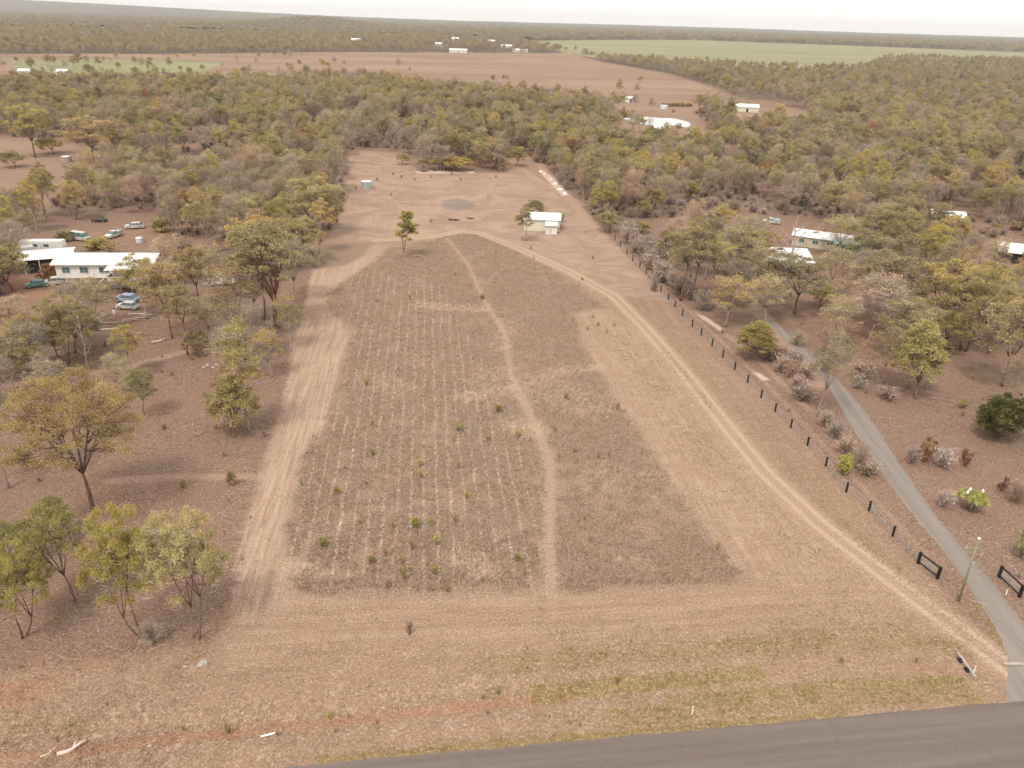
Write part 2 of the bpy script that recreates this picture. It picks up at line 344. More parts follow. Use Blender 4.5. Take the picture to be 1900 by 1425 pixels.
    bf = k.mix(k.mul(k.sm(k.noise(c, .006, 3), .5, .65), .5), bf, (.28, .235, .12))
    base = k.mix(k.sm(k.add(k.attr('brown_field'), k.mul(edge, 3)), -4, 4), base, bf)
    g2f = 0
    gf = k.mix(k.sm(k.noise(k.mapping(c, rot=(0, 0, R(5)), sc=(.2, 2.0, 1)), .008, 4, .7), .35, .65), (.26, .275, .14), (.37, .375, .215))
    base = k.mix(k.sm(k.add(k.attr('green_field'), k.mul(edge, 3)), -4, 4), base, gf)
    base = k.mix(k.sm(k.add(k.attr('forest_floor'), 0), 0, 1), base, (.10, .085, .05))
    base = k.mix(1.0, base, (.70, .672, .632), 'MULTIPLY'); sp2 = k.noise(c, 4.2, 4, .85); base = k.mix(k.mul(k.sm(sp2, .52, .66), k.sm(k.attr('brown_field'), 2, -2, 0, .6)), base, (.60, .47, .36)); base = k.mix(k.mul(k.sm(sp2, .48, .34), k.sm(k.attr('brown_field'), 2, -2, 0, .62)), base, (.12, .08, .052)); spk = k.noise(c, 16.0, 3, .8); base = k.mix(k.mul(k.sm(spk, .5, .72), .28), base, (.62, .50, .40)); base = k.mix(k.mul(k.sm(spk, .48, .3), .3), base, (.12, .08, .055))
    k.bump(k.add(k.mul(fine, .6), k.mul(vf, .4)), .12, .55)
    k.b.inputs['Specular IOR Level'].default_value = .05
    return k.out(base, .95)
def ground():
    def axis(fine_lo, fine_hi, step, lo, hi, g=1.07):
        a = list(np.arange(fine_lo, fine_hi, step)); s = step; v = a[-1]
        while v < hi: s *= g; v += s; a.append(v)
        s = step; v = a[0]; b = []
        while v > lo: s *= g; v -= s; b.append(v)
        return np.array(b[::-1] + a)
    xs = axis(-75, 95, .42, -13000, 13000, 1.06); ys = axis(34, 260, .5, -3000, 13500, 1.035)
    X, Y = np.meshgrid(xs, ys); x = X.ravel(); y = Y.ravel()
    nx, ny = len(xs), len(ys)
    A = {}
    A['block'] = sdf(x, y, BLOCK); A['tall'] = np.maximum(sdf(x, y, TALL), sdf(x, y, TALL2)); A['rows'] = sdf(x, y, ROWS)
    A['mown'] = np.maximum.reduce([sdf(x, y, STRIP), np.minimum(sdf(x, y, RIGHTM) - .4, -.05)]); A['front'] = sdf(x, y, FRONT) - .5; A['back'] = sdf(x, y, BACKM)
    A['path'] = np.maximum.reduce([w - seg_dist(x, y, p) for p, w in PATHS])
    A['track'] = seg_dist(x, y, TRACK)
    A['farm'] = np.maximum.reduce([w - seg_dist(x, y, p) for p, w in FARM_TRACKS] + [1.6 - seg_dist(x, y, DRIVE_DIRT)])
    A['pale'] = np.maximum.reduce([sdf(x, y, p) for p in PALE]); A['ash'] = sdf(x, y, ASH); A['lines'] = sdf(x, y, poly((1000, 400), (1110, 425), (1330, 650), (1690, 1035), (1760, 1110), (1620, 1040), (1400, 850), (1200, 600), (1050, 490)))
    A['red'] = np.maximum.reduce([s * np.clip(1.35 - seg_dist(x, y, p) / w * .5, 0, 1) for p, w, s in RED_P])
    A['wisp'] = np.maximum.reduce([s * np.clip(1.35 - seg_dist(x, y, p) / w * .5, 0, 1) for p, w, s in WISP_P])
    A['green'] = np.maximum.reduce([s * np.clip(1.35 - seg_dist(x, y, p) / w * .5, 0, 1) for p, w, s in GREEN_P])
    A['brown_field'] = np.maximum.reduce([sdf(x, y, BROWN_F)] + [sdf(x, y, p) for p in CLEAR])
    A['green_field'] = np.maximum.reduce([sdf(x, y, p) for p in (GREEN_F, GREEN_F2, PALE_F)])
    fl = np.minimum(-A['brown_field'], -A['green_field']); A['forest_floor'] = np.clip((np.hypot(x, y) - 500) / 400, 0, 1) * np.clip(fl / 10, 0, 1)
    z = relief(x, y)
    i = np.arange((nx - 1) * (ny - 1)); a = (i // (nx - 1)) * nx + i % (nx - 1)
    fs = np.stack([a, a + 1, a + nx + 1, a + nx], 1)
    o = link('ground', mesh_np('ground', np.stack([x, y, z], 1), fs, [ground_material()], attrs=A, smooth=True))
    tag(o, kind='structure')
ground()

# ---------------------------------------------------------------- road and driveway
def strip_obj(name, L, Rr, z, mat, nsub=6):
    V = []; Fc = []
    L = np.array(L); Rr = np.array(Rr)
    for a, b in zip(L, Rr):
        for t in np.linspace(0, 1, nsub + 1): p = a * (1 - t) + b * t; V.append((p[0], p[1], z + .03 * (1 - (2 * t - 1) ** 2)))
    for i in range(len(L) - 1):
        for j in range(nsub):
            a = i * (nsub + 1) + j; Fc.append((a, a + 1, a + nsub + 2, a + nsub + 1))
    o = link(name, mesh_np(name, V, Fc, [mat], smooth=True)); return tag(o, kind='structure')
def asphalt(name, dark, light, ang, edge_c):
    k = N(name); c = k.coord(); along = k.mapping(k.mapping(c, rot=(0, 0, -ang)), sc=(.03, 1, 1))
    st = k.noise(along, 1.0, 4, .6); f = k.noise(c, 9, 4, .8); med = k.noise(c, .5, 4, .6)
    base = k.mix(k.sm(st, .3, .7), dark, light)
    base = k.mix(k.mul(k.sm(f, .35, .7), .25), base, tuple(v * 1.25 for v in light))
    base = k.mix(k.mul(k.sm(med, .55, .8), .4), base, edge_c)
    pt_ = k.noise(c, 1.6, 5, .8); base = k.mix(k.mul(k.sm(pt_, .58, .66), .3), base, tuple(v * 1.35 for v in light)); base = k.mix(k.mul(k.sm(pt_, .42, .34), .35), base, tuple(v * .7 for v in dark))
    k.bump(f, .02, .4); k.b.inputs['Specular IOR Level'].default_value = .2
    return k.out(base, .85)
def smooth_line(pts, n=8):
    pts = [np.array(p, float) for p in pts]; out = []
    for i in range(len(pts) - 1):
        p0 = pts[max(i - 1, 0)]; p1 = pts[i]; p2 = pts[i + 1]; p3 = pts[min(i + 2, len(pts) - 1)]
        for t in np.linspace(0, 1, n, endpoint=False):
            out.append(.5 * ((2 * p1) + (-p0 + p2) * t + (2 * p0 - 5 * p1 + 4 * p2 - p3) * t * t + (-p0 + 3 * p1 - 3 * p2 + p3) * t ** 3))
    out.append(pts[-1]); return np.array(out)
ts = np.arange(-300, 301, .5)
wob = .05 * np.sin(ts * .9) + .04 * np.sin(ts * 3.1 + 1) + rng.normal(0, .03, len(ts))
Lr = [ra + rdir * t + rn * w for t, w in zip(ts, wob)]; Rr_ = [ra + rdir * t - rn * (ROAD_W + w * .8) for t, w in zip(ts, wob[::-1])]
road_mat = asphalt('road_bitumen', (.128, .10, .085), (.168, .135, .117), math.atan2(rdir[1], rdir[0]), (.14, .10, .08))
strip_obj('road', Rr_, Lr, .02, road_mat, 8)
dl = smooth_line([G(*p) for p in DRV_L]); dr_ = smooth_line([G(*p) for p in DRV_R])
dl = dl + rng.normal(0, .05, dl.shape); dr_ = dr_ + rng.normal(0, .05, dr_.shape)
keep = 2
drive_mat = asphalt('driveway_bitumen', (.185, .155, .135), (.25, .215, .187), math.atan2(*(G(1700, 960) - G(1600, 820))[::-1]), (.27, .195, .145))
strip_obj('driveway', dl[keep:], dr_[keep:], .008, drive_mat, 5)

# ---------------------------------------------------------------- foliage materials
def leaf_material(name, dark, light, hue=.10, trans=.38, clump=.45):
    k = N(name); c = k.coord()
    v = k.attr('v')
    rnd = k.n.new('ShaderNodeObjectInfo').outputs['Random']
    f = k.sm(k.noise(c, clump, 3, .6), .3, .7)
    t = k.math('MULTIPLY_ADD', v, .55, k.mul(f, .45))
    col = k.mix(t, dark, light)
    warm = tuple(min(1, q) for q in (light[0] * 1.15, light[1] * .86, light[2] * .9))
    col = k.mix(k.mul(k.sm(rnd, .3, 1.0), .38), col, k.mix(t, tuple(q * .9 for q in (dark[0] * 1.2, dark[1] * .9, dark[2] * 1.1)), warm))
    rv = k.math('FRACT', k.mul(rnd, 7.31)); hv = k.n.new('ShaderNodeHueSaturation'); hv.inputs['Hue'].default_value = .5; k.l.new(k.math('MULTIPLY_ADD', rv, .40, .78), hv.inputs['Value']); k.l.new(k.math('MULTIPLY_ADD', k.math('FRACT', k.mul(rnd, 3.7)), .26, .77), hv.inputs['Saturation']); k.l.new(col, hv.inputs['Color']); col = hv.outputs[0]
    k.put(k.b.inputs['Base Color'], col)
    tr = k.n.new('ShaderNodeBsdfTranslucent'); k.l.new(col, tr.inputs[0])
    mx = k.n.new('ShaderNodeMixShader'); mx.inputs[0].default_value = trans
    k.l.new(k.b.outputs[0], mx.inputs[1]); k.l.new(tr.outputs[0], mx.inputs[2])
    k.l.new(mx.outputs[0], k.n['Material Output'].inputs['Surface'])
    k.b.inputs['Roughness'].default_value = .7
    return k.m
def bark_material(name, dark, light, sc=2.0):
    k = N(name); c = k.coord(); f = k.noise(k.mapping(c, sc=(1, 1, .3)), sc, 4, .7)
    rnd = k.n.new('ShaderNodeObjectInfo').outputs['Random']
    return k.out(k.mix(k.mul(k.add(k.sm(f, .3, .7), rnd), .5), dark, light), .9)
LEAF = {
    'olive': leaf_material('olive_gum_leaves', (.215,.168,.062), (.60,.49,.20)),
    'yellow': leaf_material('yellow_olive_leaves', (.235,.19,.05), (.66,.55,.17)),
    'green': leaf_material('green_leaves', (.18,.168,.05), (.54,.48,.16)),
    'lime': leaf_material('lime_green_leaves', (.24,.23,.035), (.60,.57,.12)),
    'brown': leaf_material('dry_brown_olive_leaves', (.26,.185,.11), (.56,.44,.27)),
    'dark': leaf_material('dark_green_leaves', (.055,.06,.018), (.26,.24,.06)),
    'orange': leaf_material('orange_dying_leaves', (.28, .12, .03), (.52, .26, .07)),
    'red': leaf_material('red_leaves', (.26,.10,.07), (.46,.19,.12)),
    'pale': leaf_material('pale_yellow_green_leaves', (.30, .29, .09), (.62, .60, .26)),
    'twig': leaf_material('dry_grey_brown_twigs', (.29,.21,.155), (.58,.47,.37), trans=.05),
}
BARK = {'brown': bark_material('brown_bark', (.11, .07, .05), (.26, .175, .13)), 'grey': bark_material('grey_bark', (.24, .18, .145), (.50, .41, .35)),
        'red': bark_material('red_brown_bark', (.17, .07, .045), (.32, .15, .10)), 'white': bark_material('bleached_white_bark', (.55, .46, .40), (.82, .75, .68))}

# ---------------------------------------------------------------- foliage geometry
def leaves(centres, radii, n_per, L, W, flat=.65, shell=.5, r_=rng):
    """leaf-sized quads spread through clumps; returns verts, faces, v"""
    cs = np.repeat(np.asarray(centres, float), n_per, 0); rd = np.repeat(np.asarray(radii, float), n_per)
    n = len(cs)
    d = r_.normal(size=(n, 3)); d /= np.linalg.norm(d, axis=1, keepdims=True) + 1e-9
    d[:, 2] = np.where(d[:, 2] < -.3, -d[:, 2], d[:, 2])
    q = rd * (shell + (1 - shell) * r_.random(n)) * r_.uniform(.55, 1.12, n)
    p = cs + d * q[:, None] * np.array([1, 1, flat])
    ax = d * .6 + r_.normal(size=(n, 3)) * .7; ax[:, 2] -= .35; ax /= np.linalg.norm(ax, axis=1, keepdims=True)
    sd = np.cross(ax, r_.normal(size=(n, 3))); sd /= np.linalg.norm(sd, axis=1, keepdims=True) + 1e-9
    l = L * r_.uniform(.6, 1.3, n)[:, None]; w = W * r_.uniform(.6, 1.3, n)[:, None]
    V = np.stack([p - ax * l * .5, p + sd * w * .5, p + ax * l * .5, p - sd * w * .5], 1).reshape(-1, 3)
    Fc = np.arange(4 * n).reshape(n, 4)
    v = np.clip(.45 * r_.random(n) + .35 * r_.random(len(centres)).repeat(n_per) + .2, 0, 1)
    return V, Fc, np.repeat(v, 4)
def twigs(starts, ends, w, r_=rng):
    """thin tapering slivers of wood as crossed quads"""
    a = np.asarray(starts, float); b = np.asarray(ends, float); n = len(a)
    t = b - a; s = np.cross(t, r_.normal(size=(n, 3))); s /= np.linalg.norm(s, axis=1, keepdims=True) + 1e-9
    V = np.stack([a - s * w, a + s * w, b + s * w * .35, b - s * w * .35], 1).reshape(-1, 3)
    return V, np.arange(4 * n).reshape(n, 4), np.repeat(r_.random(n), 4)
def make_tree(H, CR, crown_lo, leafc, barkc, nclump, nleaf, L=.42, W=.16, trunk_r=.22, nlimb=4, lean=.06, clump_r=1.1, top=1.0, seed=1, multi=1, twig_n=260, conic=0.0, flat=.65, twigc='twig'):
    r_ = np.random.default_rng(seed)
    cz0, cz1 = H * crown_lo, H * top; cc = (cz0 + cz1) / 2; hz = (cz1 - cz0) / 2
    C = []
    tries = 0
    while len(C) < nclump and tries < 4000:
        tries += 1
        d = r_.normal(size=3); d /= np.linalg.norm(d)
        if d[2] < -.5: d[2] = abs(d[2])
        q = r_.random() ** .4
        p = np.array([d[0] * CR * q, d[1] * CR * q, cc + d[2] * hz * q])
        if conic: kf = 1 - conic * (p[2] - cz0) / (cz1 - cz0); p[0] *= kf; p[1] *= kf
        if all(np.linalg.norm((p - c) * [1, 1, 1.3]) > clump_r * (.95 if tries < 1500 else .5) for c in C): C.append(p)
    C = np.array(C); off = np.array([r_.normal() * lean * H, r_.normal() * lean * H, 0]); C[:, :2] += off[:2] * .8
    C[:, 0] += r_.normal(0, CR * .12); C[:, 1] += r_.normal(0, CR * .12)
    tb = MB(); A = []; B = []
    stems = []
    for s in range(multi):
        a0 = r_.uniform(0, 6.28); sp = 0 if multi == 1 else .22 * (s + 1)
        base = np.array([math.cos(a0) * sp, math.sin(a0) * sp, -.15])
        fork = np.array([off[0] * .4 + math.cos(a0) * (0 if multi == 1 else CR * .25), off[1] * .4 + math.sin(a0) * (0 if multi == 1 else CR * .25), cz0 + hz * r_.uniform(-.1, .35)])
        pts = []
        for t in np.linspace(0, 1, 6): pts.append(base * (1 - t) + fork * t + np.array([math.sin(t * 4 + s) * .15, math.cos(t * 3 + s * 2) * .12, 0]) * t)
        tb.tube(pts, [trunk_r * (1.35 if i == 0 else 1) * (1 - .11 * i) for i in range(6)], 7)
        stems.append(fork + np.array([math.sin(4 + s) * .15, math.cos(3 + s * 2) * .12, 0]))
    ang = np.arctan2(C[:, 1] - off[1] * .8, C[:, 0] - off[0] * .8); order = np.argsort(ang + r_.uniform(0, 6.28))
    for gi, grp in enumerate(np.array_split(order, nlimb)):
        if len(grp) == 0: continue
        fork = stems[gi % multi]
        end = C[grp].mean(0) * .85 + fork * .15; end[2] = C[grp][:, 2].mean() * .7 + C[grp][:, 2].max() * .3
        mid = fork * .5 + end * .5 + np.array([0, 0, -.06 * H * r_.random()]) + r_.normal(size=3) * .25
        lr = trunk_r * .5; P0, P1, P2 = fork, mid, end
        cur = [P0 * (1 - t) ** 2 + 2 * P1 * t * (1 - t) + P2 * t * t for t in np.linspace(0, 1, 6)]
        tb.tube(cur, [lr * (1 - .14 * i) for i in range(6)], 5)
        for ci in grp:
            c = C[ci]; j = int(np.argmin([np.linalg.norm(q - c) + .3 * abs(q[2] - c[2]) for q in cur[1:]])) + 1; s0 = cur[max(j - 1, 1)]
            m2 = s0 * .5 + c * .5 + r_.normal(size=3) * .18 + np.array([0, 0, -.12])
            tb.tube([s0, m2, c], [lr * .42, lr * .28, lr * .12], 4, cap=False)
    rd = clump_r * r_.uniform(.75, 1.25, len(C))
    V, Fc, v = leaves(C, rd * 1.15, int(nleaf * 1.7), L, W * 1.15, flat=flat, shell=.3, r_=r_)
    midx = np.zeros(len(Fc), int)
    if twig_n:
        ci = r_.integers(0, len(C), twig_n); d = r_.normal(size=(twig_n, 3)); d[:, 2] = np.abs(d[:, 2]) * .8 - .2
        d /= np.linalg.norm(d, axis=1, keepdims=True)
        a = C[ci] + r_.normal(size=(twig_n, 3)) * .3 - np.array([0, 0, .5]); b = a + d * (rd[ci] * 1.25)[:, None]
        V2, F2, v2 = twigs(a, b, .022, r_)
        V = np.concatenate([V, V2]); Fc = np.concatenate([Fc, F2 + len(v)]); midx = np.concatenate([midx, np.ones(len(F2), int)]); v = np.concatenate([v, v2])
    crown = mesh_np('crown', V, Fc, [LEAF[leafc], LEAF[twigc]], midx, {'v': v})
    trunk = tb.mesh('trunk', BARK[barkc], True)
    return dict(trunk=trunk, crown=crown, H=H, CR=CR, leaf=leafc)
def make_bush(H, CR, leafc, nclump, nleaf, L=.25, W=.12, clump_r=.5, seed=1, twig_n=120, barkc='brown', twig_w=.018):
    r_ = np.random.default_rng(seed); C = []
    for _ in range(nclump):
        d = r_.normal(size=3); d /= np.linalg.norm(d); q = r_.random() ** .45
        C.append([d[0] * CR * .8 * q, d[1] * CR * .8 * q, max(H * .52 + d[2] * H * .42 * q, H * .12)])
    C = np.array(C); rd = clump_r * r_.uniform(.7, 1.2, len(C))
    tb = MB()
    for i in range(6):
        c = C[r_.integers(len(C))]; tb.tube([(0, 0, -.05), c * .5 + r_.normal(size=3) * .05, c], [.05 * H / 2, .035 * H / 2, .012], 4, cap=False)
    V, Fc, v = leaves(C, rd, nleaf, L, W, flat=.9, r_=r_) if nleaf else (np.zeros((0, 3)), np.zeros((0, 4), int), np.zeros(0))
    midx = np.zeros(len(Fc), int)
    a = np.zeros((twig_n, 3)); ci = r_.integers(0, len(C), twig_n)
    a = C[ci] * r_.uniform(.05, .7, (twig_n, 1)); b = C[ci] + r_.normal(size=(twig_n, 3)) * clump_r * .8; b[:, 2] = np.maximum(b[:, 2], .05)
    V2, F2, v2 = twigs(a, b, twig_w, r_)
    V = np.concatenate([V, V2]); Fc = np.concatenate([Fc, F2 + len(v)]); midx = np.concatenate([midx, np.ones(len(F2), int)]); v = np.concatenate([v, v2])
    return dict(trunk=tb.mesh('stem', BARK[barkc], True), crown=mesh_np('foliage', V, Fc, [LEAF[leafc], LEAF['twig']], midx, {'v': v}), H=H, CR=CR, leaf=leafc)
def make_dead(H, CR, barkc, seed):
    r_ = np.random.default_rng(seed); tb = MB()
    top = np.array([r_.normal() * .05 * H, r_.normal() * .05 * H, H]); cur = [np.array([0, 0, -.1]) * (1 - t) + top * t + r_.normal(size=3) * .12 for t in np.linspace(0, 1, 8)]
    tb.tube(cur, [.2 * (1.05 - i / 7.6) + .02 for i in range(8)], 6)
    for i in range(14):
        t = r_.uniform(.3, .95); s = cur[int(t * 7)]; a = r_.uniform(0, 6.28); l = CR * r_.uniform(.4, 1) * (1.15 - t * .6)
        e = s + np.array([math.cos(a) * l, math.sin(a) * l, l * r_.uniform(.5, 1.3)]); m = s * .5 + e * .5 + np.array([0, 0, -.12 * l])
        tb.tube([s, m, e], [.08, .055, .02], 4, cap=False)
        for _ in range(4):
            q = m * .5 + e * .5; e2 = q + r_.normal(size=3) * l * .3 + np.array([0, 0, l * .25]); tb.tube([q, e2], [.03, .008], 3, cap=False)
    return dict(trunk=tb.mesh('dead_tree', BARK[barkc], True), crown=None, H=H, CR=CR, leaf='bare')
T = {
    'broad1': make_tree(16, 7.0, .30, 'olive', 'brown', 140, 150, L=.19, W=.095, trunk_r=.27, nlimb=7, clump_r=1.0, seed=3, twig_n=1500, flat=.8),
    'broad2': make_tree(13, 5.2, .26, 'olive', 'brown', 70, 80, L=.34, W=.14, trunk_r=.22, nlimb=6, clump_r=.9, seed=4, twig_n=800, flat=.8),
    'round1': make_tree(12, 4.3, .22, 'yellow', 'brown', 84, 170, L=.19, W=.09, trunk_r=.15, nlimb=6, clump_r=.78, seed=5, multi=2, twig_n=800, flat=.85),
    'round2': make_tree(12, 4.0, .24, 'green', 'brown', 70, 160, L=.19, W=.09, trunk_r=.16, nlimb=6, clump_r=.8, seed=6, twig_n=700, flat=.85),
    'tall1': make_tree(15, 3.4, .38, 'olive', 'brown', 44, 75, L=.36, W=.14, trunk_r=.17, nlimb=5, clump_r=.85, seed=7, twig_n=500, flat=.85),
    'tall2': make_tree(15, 3.5, .36, 'yellow', 'grey', 42, 60, L=.36, W=.14, trunk_r=.18, nlimb=5, clump_r=.85, seed=8, twig_n=560, flat=.85),
    'tall3': make_tree(14, 3.1, .34, 'green', 'grey', 38, 66, L=.36, W=.14, trunk_r=.16, nlimb=5, clump_r=.85, seed=9, twig_n=480, flat=.9),
    'thin1': make_tree(13, 3.6, .26, 'brown', 'grey', 40, 34, L=.34, trunk_r=.14, nlimb=6, clump_r=.95, seed=10, twig_n=1100, flat=.9),
    'thin2': make_tree(12, 3.8, .22, 'brown', 'grey', 42, 18, L=.34, trunk_r=.14, nlimb=7, clump_r=1.0, seed=12, twig_n=1500, flat=.9),
    'thin3': make_tree(14, 3.8, .30, 'olive', 'grey', 42, 34, L=.34, trunk_r=.15, nlimb=6, clump_r=.95, seed=13, twig_n=900, flat=.9),
    'red': make_tree(14, 4.8, .30, 'olive', 'red', 74, 85, L=.34, trunk_r=.26, nlimb=7, clump_r=.9, seed=14, multi=2, twig_n=700, flat=.8),
    'bushy': make_tree(7, 3.2, .12, 'yellow', 'brown', 60, 90, L=.28, W=.12, trunk_r=.14, nlimb=6, clump_r=.7, seed=15, twig_n=400, flat=.85),
    'cone': make_tree(12, 4.6, .08, 'yellow', 'brown', 110, 95, L=.3, W=.13, trunk_r=.2, nlimb=8, clump_r=.85, seed=18, conic=.55, twig_n=700, flat=.9),
    'lime': make_tree(11, 2.9, .10, 'lime', 'grey', 34, 60, L=.4, W=.26, trunk_r=.10, nlimb=7, clump_r=.6, seed=16, conic=.7, twig_n=60),
    'orange': make_tree(12, 3.2, .35, 'orange', 'brown', 26, 55, trunk_r=.14, nlimb=4, clump_r=.9, seed=17, twig_n=300),
}
for k_, t_ in T.items(): t_['word'] = {'olive': 'olive-green', 'yellow': 'yellowish olive', 'green': 'mid-green', 'brown': 'thin brownish', 'lime': 'lime-green', 'orange': 'rusty orange'}[t_['leaf']]
Bs = {
    'green': make_bush(2.4, 1.5, 'yellow', 34, 60, clump_r=.42, seed=21), 'dark': make_bush(4.6, 3.6, 'dark', 90, 45, L=.8, W=.14, clump_r=.6, seed=22),
    'dry': make_bush(2.2, 1.6, 'twig', 40, 10, clump_r=.45, seed=23, twig_n=900), 'dry2': make_bush(2.6, 2.2, 'brown', 44, 16, clump_r=.5, seed=24, twig_n=800),
    'orange': make_bush(2.6, 1.7, 'orange', 30, 45, clump_r=.45, seed=25), 'red': make_bush(1.6, .8, 'red', 14, 40, clump_r=.35, seed=26),
    'weed': make_bush(1.0, .6, 'lime', 12, 12, L=.2, W=.08, clump_r=.26, seed=27, twig_n=40), 'weed2': make_bush(.8, .7, 'yellow', 10, 12, L=.2, W=.08, clump_r=.26, seed=28, twig_n=40),
    'limeb': make_bush(2.0, 1.1, 'lime', 26, 60, clump_r=.36, seed=29), 'pale': make_bush(2.4, 1.6, 'pale', 30, 55, clump_r=.42, seed=30),
    'weed3': make_bush(1.2, .7, 'brown', 14, 14, L=.2, W=.08, clump_r=.28, seed=31, twig_n=90),
}
D = {'dead1': make_dead(13, 4, 'white', 41), 'dead2': make_dead(10, 3.6, 'grey', 42), 'dead3': make_dead(11, 4, 'grey', 43)}
def put(proto, name, cat, label, x, y, H, width=None, rz=None, group=None, parts=('trunk', 'crown'), lean=0.0):
    s = H / proto['H']; sx = (width / 2 / proto['CR']) if width else s
    z = float(relief(np.array(x), np.array(y)))
    rz = random.uniform(0, 6.28) if rz is None else rz
    if proto['crown'] is None:
        o = link(name, proto['trunk'], None, (x, y, z), rz, (sx, sx, s)); return tag(o, label, cat, group)
    t = thing(name, label, cat, (x, y, z), rz, group, (sx, sx, s))
    t.rotation_euler = (lean, 0, rz)
    link(parts[0], proto['trunk'], t); link(parts[1], proto['crown'], t)
    return t

